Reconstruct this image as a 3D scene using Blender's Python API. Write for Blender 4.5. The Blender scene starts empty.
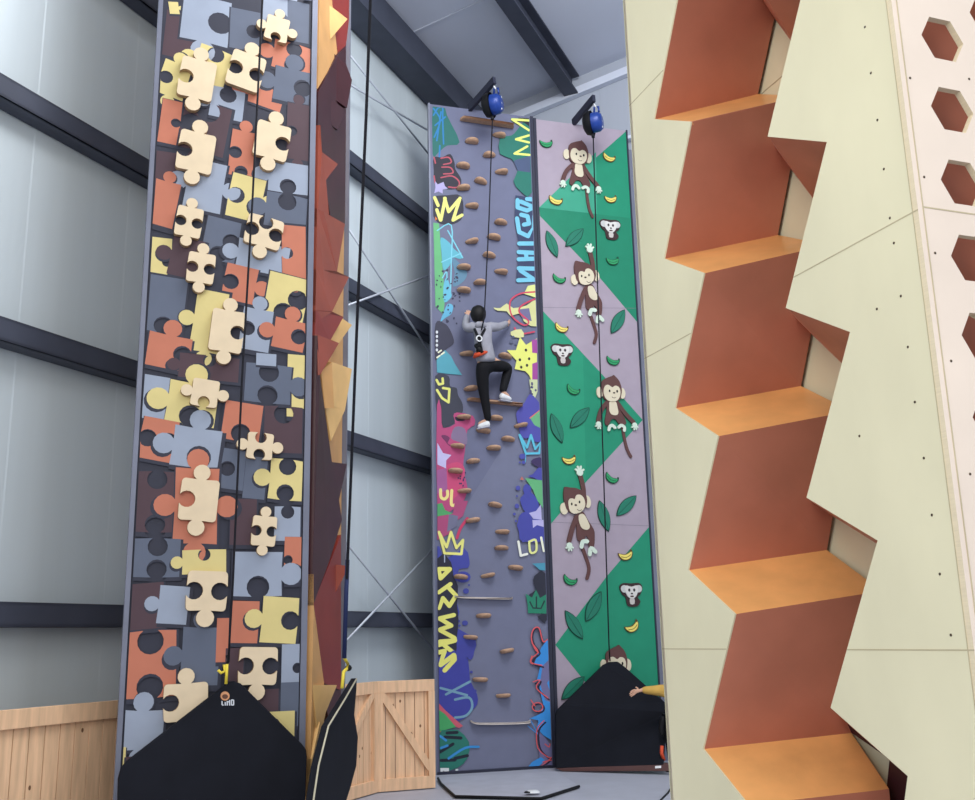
import bpy, bmesh, math, random
from math import sin, cos, pi, radians, atan2, sqrt, hypot
from mathutils import Vector, Matrix
from mathutils.geometry import tessellate_polygon
random.seed(7)
scene = bpy.context.scene
col = scene.collection

# ------------------------------------------------------------------ camera
FPX = 1019.0
up = Vector((-102, 4365, 1019)).normalized()
PITCH = math.asin(up.z); sr = -up.x / cos(PITCH); cr = sqrt(1 - sr * sr)
R0 = Vector((1, 0, 0)); U0 = Vector((0, -sin(PITCH), cos(PITCH))); FW = Vector((0, cos(PITCH), sin(PITCH)))
CR = R0 * cr - U0 * sr; CU = R0 * sr + U0 * cr
CAM = Vector((0, 0, 1.5))
cd = bpy.data.cameras.new('camera'); cam = bpy.data.objects.new('camera', cd); col.objects.link(cam)
cd.sensor_fit = 'HORIZONTAL'; cd.sensor_width = 36; cd.lens = 36 * FPX / 975; cd.clip_end = 200
mm = Matrix((CR, CU, -FW)).transposed().to_4x4(); mm.translation = CAM; cam.matrix_world = mm
scene.camera = cam

def ray(x, y): return CR * (x - 487.5) + CU * (400 - y) + FW * FPX
def floor_pt(x, y, z=0.0):
    d = ray(x, y); return CAM + d * ((z - 1.5) / d.z)
def depth_pt(x, y, Y):
    d = ray(x, y); return CAM + d * (Y / d.y)

class Wall:
    """vertical plane; local a runs along it, z is up, off comes out towards the hall"""
    def __init__(s, O, yaw):
        s.O = Vector(O); s.yaw = radians(yaw); s.u = Vector((cos(s.yaw), sin(s.yaw), 0)); s.n = Vector((sin(s.yaw), -cos(s.yaw), 0))
    def px(s, x, y, off=0.0):
        d = ray(x, y); P = s.O + s.n * off
        return CAM + d * ((P - CAM).dot(s.n) / d.dot(s.n))
    def az(s, x, y, off=0.0):
        q = s.px(x, y, off) - s.O; return (q.dot(s.u), q.z)
    def P(s, a, z, off=0.0): return s.O + s.u * a + s.n * off + Vector((0, 0, z))
    def a_at(s, x, z, off=0.0):
        """the a of image column x at height z"""
        lo, hi = 0, 800; y = 400
        for _ in range(30):
            a, zz = s.az(x, y, off)
            dz = s.az(x, y + 1, off)[1] - zz
            y += (z - zz) / dz
        return s.az(x, y, off)[0]

# ------------------------------------------------------------------ materials
def lin(c):
    c = c / 255.0
    return c / 12.92 if c <= 0.04045 else ((c + 0.055) / 1.055) ** 2.4
def rgb(t): return (lin(t[0]), lin(t[1]), lin(t[2]), 1)
MATS = {}
def mat(name, c, rough=0.6, metal=0.0, var=0.08, scale=6.0, bump=0.0, stretch=(1, 1, 1), spec=0.3):
    if name in MATS: return MATS[name]
    m = bpy.data.materials.new(name); m.use_nodes = True; nt = m.node_tree; N = nt.nodes
    b = N['Principled BSDF']; b.inputs['Roughness'].default_value = rough; b.inputs['Metallic'].default_value = metal
    b.inputs['Specular IOR Level'].default_value = spec
    tc = N.new('ShaderNodeTexCoord'); mp = N.new('ShaderNodeMapping'); mp.inputs['Scale'].default_value = stretch
    nz = N.new('ShaderNodeTexNoise'); nz.inputs['Scale'].default_value = scale; nz.inputs['Detail'].default_value = 5
    rp = N.new('ShaderNodeValToRGB'); r = rgb(c)
    rp.color_ramp.elements[0].position = 0.3; rp.color_ramp.elements[1].position = 0.7
    rp.color_ramp.elements[0].color = tuple(x * (1 - var) for x in r[:3]) + (1,)
    rp.color_ramp.elements[1].color = tuple(min(1, x * (1 + var)) for x in r[:3]) + (1,)
    L = nt.links.new
    L(tc.outputs['Object'], mp.inputs['Vector']); L(mp.outputs['Vector'], nz.inputs['Vector'])
    L(nz.outputs['Fac'], rp.inputs['Fac']); L(rp.outputs['Color'], b.inputs['Base Color'])
    if bump:
        bp = N.new('ShaderNodeBump'); bp.inputs['Strength'].default_value = bump; bp.inputs['Distance'].default_value = 0.01
        L(nz.outputs['Fac'], bp.inputs['Height']); L(bp.outputs['Normal'], b.inputs['Normal'])
    MATS[name] = m; return m
PC = {}
def paint(r, g, b):
    k = 'paint_%d_%d_%d' % (r, g, b)
    return mat(k, (r, g, b), 0.55, var=0.04)

M_clad = mat('pale_metal_cladding', (202, 212, 217), 0.42, 0.12, 0.09, 1.0, stretch=(1.6, 1.6, 0.06))  # vertical streaks in the colour imitate soft reflections on the metal
M_ceil = mat('grey_roof_lining', (206, 212, 226), 0.7, 0.0, 0.05, 0.5)
M_gable = mat('pale_gable_cladding', (172, 178, 190), 0.6, 0, 0.03, 1.0, stretch=(4, 4, .2))
M_steel = mat('dark_steel', (70, 74, 88), 0.5, 0.2, 0.12, 3)
M_floor = mat('grey_safety_floor', (172, 174, 186), 0.6, 0, 0.05, 4)
M_post = mat('grey_painted_post', (116, 120, 136), 0.45, 0.2, 0.08, 4)
M_postd = mat('dark_painted_post', (48, 50, 66), 0.5, 0.1, 0.08, 4)
M_ply = mat('pale_lacquered_plywood', (224, 218, 186), 0.42, 0, 0.07, 2.2, stretch=(1, 1, 0.5))
M_plyw = mat('pink_white_plywood', (222, 207, 192), 0.5, 0, 0.05, 3)
M_plyin = mat('inner_plywood', (222, 216, 184), 0.5, 0, 0.05, 2)
M_edge = mat('plywood_edge', (222, 208, 178), 0.6, 0, 0.05, 60, stretch=(.2, .2, 4))
M_seam = mat('panel_seam', (184, 172, 142), 0.7)
M_screw = mat('screw_head', (84, 72, 58), 0.4, 0.6)
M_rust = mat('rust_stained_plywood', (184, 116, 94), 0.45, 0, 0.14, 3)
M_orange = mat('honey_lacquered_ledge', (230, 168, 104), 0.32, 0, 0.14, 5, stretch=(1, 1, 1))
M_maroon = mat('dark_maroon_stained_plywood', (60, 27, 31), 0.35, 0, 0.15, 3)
M_rust2 = mat('red_rust_stained_plywood', (142, 66, 48), 0.35, 0, 0.12, 3)
M_red2 = mat('brick_red_stained_plywood', (128, 44, 36), 0.35, 0, 0.12, 3)
M_tan = mat('tan_stained_plywood', (200, 152, 96), 0.4, 0, 0.1, 4)
M_tanl = mat('light_tan_plywood', (216, 174, 112), 0.4, 0, 0.1, 4)
M_birch = mat('birch_hold_wood', (222, 202, 170), 0.6, 0, 0.05, 8)
M_birche = mat('birch_hold_edge', (178, 148, 112), 0.6, 0, 0.25, 40)
M_hold = mat('brown_hold_wood', (186, 150, 124), 0.55, 0, 0.12, 30)
M_pale = mat('pale_rail_wood', (206, 196, 190), 0.5)
M_pine = mat('knotty_pine', (230, 190, 152), 0.55, 0, 0.14, 3, stretch=(8, 8, 0.8))
M_pined = mat('dark_pine_knot', (120, 84, 58), 0.7)
M_cloth = mat('black_mat_fabric', (22, 24, 32), 0.8, 0, 0.15, 4, spec=0.15)
M_bind = mat('cream_binding', (190, 184, 160), 0.7)
M_barb = mat('brown_mat_base', (86, 58, 56), 0.6)
M_matg = mat('grey_mat_back', (176, 178, 190), 0.55, 0, 0.07, 5)
M_black = mat('black_rubber', (14, 14, 18), 0.6)
M_rope = mat('black_webbing', (18, 18, 28), 0.7)
M_navy = mat('navy_webbing', (34, 44, 84), 0.7)
M_blue = mat('blue_casing', (30, 62, 142), 0.35, 0.1, 0.15, 12, spec=0.5)
M_white = mat('white_plastic', (226, 228, 230), 0.4)
M_rod = mat('galvanised_rod', (190, 196, 206), 0.4, 0.3)
M_yel = mat('yellow_webbing', (226, 204, 70), 0.5)
M_skin = mat('skin', (214, 168, 142), 0.5, 0, 0.03)
M_hair = mat('black_hair', (18, 16, 18), 0.6)
M_hood = mat('grey_hoodie', (150, 150, 160), 0.8, 0, 0.1, 14)
M_trous = mat('black_trousers', (14, 14, 20), 0.8, 0, 0.1, 10)
M_orn = mat('orange_red_fabric', (216, 84, 52), 0.7)
M_must = mat('mustard_fabric', (206, 166, 84), 0.8, 0, 0.08, 14)
# painted monkey wall
C_MONK = (94, 62, 60); C_CREAM = (216, 206, 180); C_MINT = (206, 222, 206)

# ------------------------------------------------------------------ objects
def tag(o, label=None, cat=None, group=None, kind=None):
    if label: o['label'] = label
    if cat: o['category'] = cat
    if group: o['group'] = group
    if kind: o['kind'] = kind
    return o
def wloc(o):
    v = Vector((0, 0, 0))
    while o is not None: v = v + o.location; o = o.parent
    return v
def empty(name, loc, label=None, cat=None, group=None):
    o = bpy.data.objects.new(name, None); o.empty_display_size = 0.1; col.objects.link(o); o.location = loc
    return tag(o, label, cat, group)

class MB:
    """collects faces in world coordinates; build() links ONE mesh object"""
    def __init__(s): s.v = []; s.f = []; s.m = []; s.mats = []; s.smooth = []
    def mi(s, m):
        if m not in s.mats: s.mats.append(m)
        return s.mats.index(m)
    def face(s, pts, m, smooth=False):
        i = len(s.v); s.v += [tuple(p) for p in pts]; s.f.append(tuple(range(i, i + len(pts)))); s.m.append(s.mi(m)); s.smooth.append(smooth)
    def raw(s, verts, faces, m, smooth=False):
        i = len(s.v); s.v += [tuple(p) for p in verts]
        for f in faces: s.f.append(tuple(k + i for k in f)); s.m.append(s.mi(m)); s.smooth.append(smooth)
    def tess(s, pts, m):
        tr = tessellate_polygon([[Vector(p) for p in pts]]); s.raw(pts, [t for t in tr], m)
    def prism(s, front, back, m, me=None):
        """closed solid between two equal-length outlines"""
        n = len(front); me = me or m
        s.tess(front, m); s.tess(list(back), me)
        for i in range(n):
            j = (i + 1) % n; s.raw([front[i], front[j], back[j], back[i]], [(0, 1, 2, 3)], me)
    def box(s, c, ax, m):
        """c centre, ax three half-axis vectors"""
        c = Vector(c); x, y, z = [Vector(a) for a in ax]; V = []
        for sx in (-1, 1):
            for sy in (-1, 1):
                for sz in (-1, 1): V.append(c + x * sx + y * sy + z * sz)
        s.raw(V, [(0, 1, 3, 2), (4, 6, 7, 5), (0, 4, 5, 1), (2, 3, 7, 6), (0, 2, 6, 4), (1, 5, 7, 3)], m)
    def beam(s, p, q, w, h, m, upv=(0, 0, 1)):
        p = Vector(p); q = Vector(q); d = (q - p); L = d.length; d.normalize(); side = d.cross(Vector(upv)).normalized(); u = side.cross(d)
        s.box((p + q) / 2, (d * L / 2, side * w / 2, u * h / 2), m)
    def tube(s, pts, r, m, n=8, caps=True):
        pts = [Vector(p) for p in pts]; rs = r if isinstance(r, (list, tuple)) else [r] * len(pts)
        V = []; prev = None
        for i, p in enumerate(pts):
            a = pts[max(0, i - 1)]; b = pts[min(len(pts) - 1, i + 1)]; d = (b - a).normalized()
            ref = prev if prev is not None else (Vector((0, 0, 1)) if abs(d.z) < 0.9 else Vector((1, 0, 0)))
            x = d.cross(ref).normalized(); yv = x.cross(d).normalized(); prev = yv
            for k in range(n):
                t = 2 * pi * k / n; V.append(p + (x * cos(t) + yv * sin(t)) * rs[i])
        F = []
        for i in range(len(pts) - 1):
            for k in range(n):
                k2 = (k + 1) % n; F.append((i * n + k, i * n + k2, (i + 1) * n + k2, (i + 1) * n + k))
        s.raw(V, F, m, True)
        if caps:
            s.raw(V[:n], [tuple(range(n))], m); s.raw(V[-n:], [tuple(range(n))], m)
    def lathe(s, c, axis, prof, m, n=20, sy=1.0):
        """prof (r, h) along axis"""
        c = Vector(c); axis = Vector(axis).normalized(); x = axis.orthogonal().normalized(); y = axis.cross(x)
        V = []
        for r, h in prof:
            for k in range(n):
                t = 2 * pi * k / n; V.append(c + axis * h + x * cos(t) * r + y * sin(t) * r * sy)
        F = []
        for i in range(len(prof) - 1):
            for k in range(n):
                k2 = (k + 1) % n; F.append((i * n + k, i * n + k2, (i + 1) * n + k2, (i + 1) * n + k))
        s.raw(V, F, m, True)
    def build(s, name, parent=None, loc=None, bevel=0):
        if loc is None:
            if parent is not None: loc = wloc(parent)
            else:
                xs = [p[0] for p in s.v]; ys = [p[1] for p in s.v]; zs = [p[2] for p in s.v]
                loc = Vector(((min(xs) + max(xs)) / 2, (min(ys) + max(ys)) / 2, min(zs)))
        loc = Vector(loc)
        me = bpy.data.meshes.new(name); me.from_pydata([(p[0] - loc.x, p[1] - loc.y, p[2] - loc.z) for p in s.v], [], s.f)
        for m in s.mats: me.materials.append(m)
        me.polygons.foreach_set('material_index', s.m); me.polygons.foreach_set('use_smooth', s.smooth)
        bm = bmesh.new(); bm.from_mesh(me); bmesh.ops.remove_doubles(bm, verts=bm.verts, dist=1e-5)
        if not getattr(s, 'flatpaint', False): bmesh.ops.recalc_face_normals(bm, faces=bm.faces)
        bm.to_mesh(me); bm.free(); me.update()
        o = bpy.data.objects.new(name, me); col.objects.link(o)
        if parent is not None: o.parent = parent; o.location = loc - wloc(parent)
        else: o.location = loc
        if bevel:
            b = o.modifiers.new('bevel', 'BEVEL'); b.width = bevel; b.segments = 2; b.limit_method = 'ANGLE'
        return o

def smooth_closed(pts, n=5):
    out = []; k = len(pts)
    for i in range(k):
        p0, p1, p2, p3 = [Vector(pts[(i + j - 1) % k]) for j in range(4)]
        for t in range(n):
            t = t / n
            out.append(tuple(0.5 * ((2 * p1) + (p2 - p0) * t + (2 * p0 - 5 * p1 + 4 * p2 - p3) * t * t + (3 * p1 - p0 - 3 * p2 + p3) * t ** 3)))
    return out
def smooth_open(pts, n=5):
    P = [Vector(pts[0])] + [Vector(p) for p in pts] + [Vector(pts[-1])]; out = []
    for i in range(len(P) - 3):
        p0, p1, p2, p3 = P[i:i + 4]
        for t in range(n):
            t = t / n
            out.append(tuple(0.5 * ((2 * p1) + (p2 - p0) * t + (2 * p0 - 5 * p1 + 4 * p2 - p3) * t * t + (3 * p1 - p0 - 3 * p2 + p3) * t ** 3)))
    out.append(tuple(pts[-1])); return out
def strip_outline(pts, w, round_end=True):
    """2D outline of a stroke; w may be a list"""
    pts = [Vector(p) for p in pts]; ws = w if isinstance(w, (list, tuple)) else [w] * len(pts); L = []; Rr = []
    for i, p in enumerate(pts):
        a = pts[max(0, i - 1)]; b = pts[min(len(pts) - 1, i + 1)]; d = (b - a)
        if d.length < 1e-9: d = Vector((1, 0))
        d.normalize(); nrm = Vector((-d.y, d.x)) * ws[i] / 2; L.append(p + nrm); Rr.append(p - nrm)
    out = list(L)
    if round_end:
        d = (pts[-1] - pts[-2]).normalized(); nn = Vector((-d.y, d.x)); r = ws[-1] / 2
        out += [pts[-1] + nn * r * cos(t) + d * r * sin(t) for t in (pi / 4, pi / 2, 3 * pi / 4)]
    out += Rr[::-1]
    if round_end:
        d = (pts[0] - pts[1]).normalized(); nn = Vector((-d.y, d.x)); r = ws[0] / 2
        out += [pts[0] + nn * r * cos(t) + d * r * sin(t) for t in (pi / 4, pi / 2, 3 * pi / 4)]
    return [tuple(p) for p in out]
def ellipse(cx, cy, rx, ry, n=16, rot=0):
    return [(cx + rx * cos(t) * cos(rot) - ry * sin(t) * sin(rot), cy + rx * cos(t) * sin(rot) + ry * sin(t) * cos(rot)) for t in [2 * pi * k / n for k in range(n)]]

# ================================================================== SETTING
G = Wall(floor_pt(437, 775), 17)          # graffiti wall and monkey wall
B = Wall(Vector((0.941 * 2, 0.339 * 2, 0)), -70.2)     # plywood tower, zigzag side
Z = Wall((-2.49 + .026 * cos(radians(22)), 7.04 + .026 * sin(radians(22)), 0), 22)            # puzzle wall
LW = Wall((-1.59, 11.5, 0), 66.6)         # left hall wall
WD = LW.u.copy(); WN = LW.n.copy()        # along and away from it
TOPH = 8.38

fl = MB(); fl.box((2, 8, -0.06), ((16, 0, 0), (0, 16, 0), (0, 0, .06)), M_floor); tag(fl.build('floor'), kind='structure')
# left wall: corrugated metal cladding
w = MB(); a0, a1 = -14.0, 3.5
step = 1.02; k = 0; a = a0; prof = []
while a < a1:
    prof += [(a, 0), (a + .12, 0), (a + .135, .0025), (a + .185, .0025)]; a += step
prof.append((a1, 0))
V = []; F = []
for a, o in prof: V += [LW.P(a, -.0, o), LW.P(a, 9.45, o)]
for i in range(len(prof) - 1): F.append((2 * i, 2 * i + 2, 2 * i + 3, 2 * i + 1))
w.raw(V, F, M_clad)
w.box(LW.P((a0 + a1) / 2, 4.72, -.06), (WD * (a1 - a0) / 2, Vector((0, 0, 4.72)), WN * .05), M_clad)
tag(w.build('wall_left'), kind='structure')
# gable wall at the far end
GA = Wall(LW.P(3.5, 0), 66.6 - 90)
w = MB(); V = []; F = []; i = 0; a = 0; prof = []
while a < 14: prof += [(a, 0), (a + .12, 0), (a + .135, .002), (a + .185, .002)]; a += step
for a, o in prof: V += [GA.P(a, 0, o), GA.P(a, 9.45 + a * .176, o)]
for i in range(len(prof) - 1): F.append((2 * i, 2 * i + 2, 2 * i + 3, 2 * i + 1))
w.raw(V, F, M_gable); w.box(GA.P(7, 4.7, -.08), (GA.u * 7, Vector((0, 0, 4.7)), GA.n * .05), M_clad)
tag(w.build('wall_far'), kind='structure')
# roof lining rising away from the left wall
w = MB(); RS = .176
def RP(a, b, dz=0): return LW.P(a, 9.45 + b * RS + dz, b)
lo = [RP(-14, -.1), RP(3.7, -.1), RP(3.7, 14), RP(-14, 14)]
w.prism(lo, [p + Vector((0, 0, .12)) for p in lo], M_ceil)
tag(w.build('ceiling'), kind='structure')
n = 1
def trim(fn):
    global n
    w = MB(); fn(w); tag(w.build('trim_%d' % n), kind='structure'); n += 1
# roof joints across the slope (thin light laps)
for aa in (-9, -6.5, -4.0, -1.5, 1.0):
    trim(lambda w: w.beam(RP(aa, .1, -.012), RP(aa, 13.5, -.012), .03, .016, M_ceil))
trim(lambda w: w.beam(GA.P(0.2, 9.2, .06), GA.P(9, 9.2 + 8.8 * RS, .06), .10, .12, M_ceil))
trim(lambda w: w.beam(GA.P(0.2, 8.55, .06), GA.P(9, 8.55, .06), .10, .05, M_ceil))

def cbeam(p, q, out, h, d, m, name, label):
    """C-channel: web facing out, flange below and above"""
    w = MB(); p = Vector(p); q = Vector(q); dv = (q - p).normalized(); out = Vector(out)
    u = Vector((0, 0, 1)); c = (p + q) / 2; L = (q - p).length / 2
    w.box(c + out * (d - .01), (dv * L, u * h / 2, out * .01), m)
    w.box(c + out * d / 2 - u * (h / 2 - .01), (dv * L, u * .01, out * d / 2), m)
    w.box(c + out * d / 2 + u * (h / 2 - .01), (dv * L, u * .01, out * d / 2), m)
    o = w.build(name); return tag(o, label, 'steel beam')
girts = [(1.73, 'lowest dark steel rail along the pale metal wall, just above the timber fence'),
         (3.70, 'dark steel rail on the pale metal wall, second one up from the timber fence'),
         (5.50, 'dark steel rail on the pale metal wall, third one up from the timber fence'),
         (7.10, 'highest dark steel rail on the pale metal wall, just under the heavy eaves beam')]
for z, lab in girts:
    cbeam(LW.P(-13.9, z, .012), LW.P(3.4, z, .012), WN, .17, .17, M_steel, 'wall_rail', lab)['group'] = 'steel rails along the metal wall'
w = MB(); c0, c1 = LW.P(-13.9, 9.2, .02), LW.P(3.45, 9.2, .02); cc = (c0 + c1) / 2; L = (c1 - c0).length / 2
for dz, hh, oo, dd in ((-.19, .012, .19, .19), (.19, .012, .19, .19), (0, .2, .19, .012)):
    w.box(cc + Vector((0, 0, dz)) + WN * oo, (WD * L, Vector((0, 0, hh)), WN * dd), M_steel)
w.box(cc + WN * .38, (WD * L, Vector((0, 0, .2)), WN * .012), M_steel)
tag(w.build('eaves_beam'), 'heavy dark steel beam where the metal wall meets the roof', 'steel beam')
# roof purlin ending at the gable
w = MB(); pe = depth_pt(572, 96, 13.95)
rel = pe - LW.O; bb = rel.dot(WN); ae = rel.dot(WD); zc = pe.z
rz = 9.45 + bb * RS
def purl(bb, ae, name, lab):
    w = MB(); rz = 9.45 + bb * RS; p = LW.P(-14, 0, bb); q = LW.P(ae, 0, bb); c = (p + q) / 2; L = (q - p).length / 2
    w.box(c + Vector((0, 0, rz - .16)), (WD * L, Vector((0, 0, .15)), WN * .012), M_steel)
    w.box(c + Vector((0, 0, rz - .31)) + WN * .0, (WD * L, Vector((0, 0, .012)), WN * .11), M_steel)
    w.box(c + Vector((0, 0, rz - .02)) + WN * .03, (WD * L, Vector((0, 0, .012)), WN * .10), M_steel)
    return tag(w.build(name), lab, 'steel beam')
purl(bb, ae, 'roof_purlin', 'dark steel roof beam ending above the blue pulleys of the painted walls')
# bracing rods in front of the metal wall
rods = [((348, 53), (419, 142), 'upper thin steel rod sloping down right in the top bay of the wall'),
        ((347, 83), (417, 124), 'short faint steel rod crossing under the eaves in the top bay'),
        ((349, 230), (433.5, 358), 'thin steel rod sloping down right in the middle bay behind the black rope'),
        ((345.6, 306), (436, 273), 'bright thin steel rod rising right in the middle bay'),
        ((344, 540), (436, 653), 'thin steel rod sloping down right just above the timber fence'),
        ((436, 546), (342, 645), 'bright thin steel rod rising right just above the timber fence')]
for p, q, lab in rods:
    P = LW.px(*p, .22); Q = LW.px(*q, .22); d = (Q - P).normalized()
    w = MB(); w.tube([P - d * .25, Q + d * .3], .014, M_rod, 6)
    tag(w.build('brace_rod'), lab, 'steel rod', 'bracing rods on the metal wall')

# ================================================================== TIMBER FENCES
def fence(P0, P1, H, name, label, brace, nb):
    t = empty(name, Vector(P0), label, 'fence'); P0 = Vector(P0); P1 = Vector(P1); d = (P1 - P0).normalized(); L = (P1 - P0).length
    nn = Vector((d.y, -d.x, 0))
    bw = L / nb
    for i in range(nb):
        w = MB(); c = P0 + d * (bw * (i + .5)) + Vector((0, 0, H / 2 - .02))
        w.box(c, (d * (bw / 2 - .004), nn * .012, Vector((0, 0, H / 2 - .03))), M_pine)
        for kk in range(random.choice((0, 1, 1, 2))):
            kc = c + d * random.uniform(-.3, .3) * bw + nn * .0126 + Vector((0, 0, random.uniform(-.4, .4) * H))
            w.face([kc + d * .011 * cos(t_) + Vector((0, 0, .016 * sin(t_))) for t_ in [2 * pi * q_ / 8 for q_ in range(8)]], M_pined)  # dark knots in the pine board
        w.build('board', t)
    w = MB(); w.beam(P0 + nn * .03 + Vector((0, 0, H - .06)), P1 + nn * .03 + Vector((0, 0, H - .06)), .036, .12, M_pine); w.build('top_rail', t, bevel=.004)
    w = MB(); w.beam(P0 + nn * .03 + Vector((0, 0, .07)), P1 + nn * .03 + Vector((0, 0, .07)), .036, .12, M_pine); w.build('bottom_rail', t, bevel=.004)
    for e in brace:
        w = MB(); w.beam(P0 + d * e[0] + nn * .03 + Vector((0, 0, e[1])), P0 + d * e[2] + nn * .03 + Vector((0, 0, e[3])), .034, .07, M_pine); w.build('brace', t)
    for e in (.035, L - .035):
        w = MB(); c = P0 + d * e + nn * .032 + Vector((0, 0, H / 2)); w.box(c, (d * .035, nn * .019, Vector((0, 0, H / 2 - .12))), M_pine); w.build('stile', t)
    return t
FC = Vector((-1.23, 10.93, 0))
F0 = FC - WD * 2.9
fence(F0, FC - WD * .03, 1.09, 'timber_fence', 'knotty pine board fence along the metal wall, beside the tall faceted tower', [(1.9, .12, 2.8, .98)], 26)
fence(F0 - WD * 3.6, F0 - WD * .02, 1.13, 'timber_fence', 'knotty pine board fence seen left of the puzzle wall', [], 28)
fe = Vector((-.645, 11.165, 0))
fence(FC, fe, 1.09, 'timber_fence', 'knotty pine gate section with diagonal brace beside the graffiti wall', [(.05, .97, .58, .2)], 6)

# ================================================================== PAINTED PANELS
class Paint(MB):
    """a board whose painted figures are thin coats of paint on its face, one mesh"""
    def __init__(s, wall, scl=1.0): super().__init__(); s.W = wall; s.k = 0; s.flatpaint = True
    def lay(s): s.k += 1; return .0008 + s.k * .00012
    def poly(s, pts, c, ox=0, oy=0, sc=1.0, sm=0):
        if sm: pts = smooth_closed(pts, sm)
        off = s.lay(); P = [s.W.px(ox + x / sc, oy + y / sc, off) for x, y in pts]
        s.clip(P, c)
    def clip(s, P, c):
        W_ = s.W; lim = s.lim; Q = []
        for p in P:
            q = p - W_.O; a = min(max(q.dot(W_.u), lim[0]), lim[1]); Q.append(W_.P(a, min(max(p.z, .035), TOPH - .03), q.dot(W_.n)))
        s.tess(Q, paint(*c))
    def stroke(s, pts, w, c, ox=0, oy=0, sc=1.0, sm=4):
        if sm and len(pts) > 2: pts = smooth_open(pts, sm)
        off = s.lay()
        for i in range(len(pts) - 1):
            o2 = strip_outline([pts[i], pts[i + 1]], w)
            s.clip([s.W.px(ox + x / sc, oy + y / sc, off) for x, y in o2], c); off += .00001

GA_X = 1.400      # right edge of the graffiti panel
def panel_shell(P, wall, x0, x1, z0, z1, dep, m):
    c = wall.P((x0 + x1) / 2, (z0 + z1) / 2, -dep / 2)
    P.box(c, (wall.u * (x1 - x0) / 2, wall.n * dep / 2, Vector((0, 0, (z1 - z0) / 2))), m)

# ---- graffiti wall
gw = empty('graffiti_climbing_wall', G.P(.7, 0), 'tall slate blue climbing wall covered in graffiti lettering and splashes of paint', 'climbing wall')
p = Paint(G); p.lim = (.03, GA_X - .02)
SL = paint(104, 108, 134)
panel_shell(p, G, .0, GA_X, .0, TOPH, .05, SL)
p.poly([(556, 600), (545, 395), (520, 420), (456, 522), (438, 580), (438, 776), (560, 770)], (112, 116, 140))
T = dict(ox=420, oy=70, sc=5.0)
a = dict(ox=425, oy=95, sc=5.93)
p.poly([(45, 60), (110, 40), (130, 120), (205, 280), (130, 300), (80, 340), (45, 350)], (34, 104, 98), **a, sm=3)
for q in ([(50, 120), (100, 50), (105, 150), (110, 290)], [(50, 80), (90, 150), (55, 250)], [(70, 270), (95, 100)], [(60, 180), (120, 130)], [(88, 300), (85, 370)]): p.stroke(q, 9, (36, 120, 180), **a)
p.poly([(52, 370), (100, 370), (150, 350), (175, 400), (180, 440), (215, 500), (200, 550), (130, 560), (60, 520), (52, 450)], (40, 38, 52), **a, sm=3)
for q in ([(95, 375), (140, 370), (155, 400), (110, 412)], [(100, 428), (150, 430), (165, 462), (110, 468)], [(95, 490), (160, 480), (203, 515), (190, 548), (140, 545)], [(54, 370), (62, 405)], [(54, 480), (60, 520)]): p.stroke(q, 8, (176, 76, 92), **a)
p.poly([(60, 510), (75, 530), (110, 515), (118, 540), (135, 555), (105, 560), (105, 585), (80, 572), (55, 582), (62, 550)], (170, 162, 206), **a)
p.poly([(48, 610), (130, 595), (215, 600), (225, 720), (170, 765), (95, 765), (50, 720)], (44, 44, 58), **a, sm=3)
for q in ([(57, 608), (78, 655)], [(70, 680), (92, 742)], [(94, 742), (120, 612)], [(116, 612), (140, 690)], [(140, 692), (208, 612)], [(205, 620), (166, 742)], [(166, 742), (220, 712)]): p.stroke(q, 19, (228, 226, 128), **a)
p.poly([(60, 720), (75, 735), (60, 745)], (200, 110, 60), **a)
a = dict(ox=425, oy=220, sc=5.71)
p.poly([(46, 15), (80, 20), (92, 180), (105, 330), (112, 470), (105, 540), (60, 492)], (100, 176, 118), **a)
p.poly([(90, 100), (140, 130), (165, 165), (215, 205), (200, 222), (160, 215), (140, 260), (105, 285), (95, 190)], (92, 172, 190), **a, sm=3)
p.poly([(150, 210), (200, 250), (240, 300), (220, 350), (160, 380), (170, 300)], (90, 130, 156), **a, sm=3)
for q in ([(70, 60), (150, 30), (150, 240), (145, 420)], [(95, 240), (205, 190)], [(130, 60), (215, 215)], [(100, 330), (125, 300), (118, 440)]): p.stroke(q, 7, (120, 196, 214), **a)
p.poly([(105, 380), (120, 330), (135, 350), (148, 410), (150, 440), (110, 470)], (100, 180, 205), **a, sm=3)
p.poly([(88, 580), (105, 530), (130, 480), (160, 490), (150, 535), (115, 560)], (96, 172, 205), **a, sm=3)
for i in range(42):
    x = random.uniform(62, 210); y = random.uniform(280, 600)
    if x + y * .2 > 300: continue
    p.poly(ellipse(x, y, random.uniform(3, 8), random.uniform(3, 10), 7, random.random() * 3), (54, 54, 78), **a)
p.poly([(60, 592), (110, 590), (145, 630), (165, 700), (125, 735), (95, 770), (55, 790)], (58, 58, 76), **a, sm=4)
for y in (640, 665, 690, 715, 742): p.poly(ellipse(68, y, 7, 9, 8), (214, 218, 222), **a)
a = dict(ox=425, oy=350, sc=5.0)
p.poly([(58, 50), (80, 20), (100, 0), (130, 30), (150, 70), (185, 125), (120, 120), (60, 112)], (84, 160, 178), **a)
for x, y in ((75, 12), (68, 38), (90, 22)): p.stroke([(x - 8, y), (x + 6, y - 10)], 8, (226, 228, 200), **a)
p.poly([(50, 130), (118, 130), (125, 180), (158, 190), (165, 225), (188, 270), (185, 320), (140, 370), (85, 385), (58, 300)], (58, 60, 74), **a, sm=3)
for q in ([(58, 150), (70, 172), (90, 168), (88, 142)], [(60, 200), (85, 240), (118, 262), (122, 195), (90, 190)]): p.stroke(q, 12, (222, 222, 120), **a, sm=0)
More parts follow.
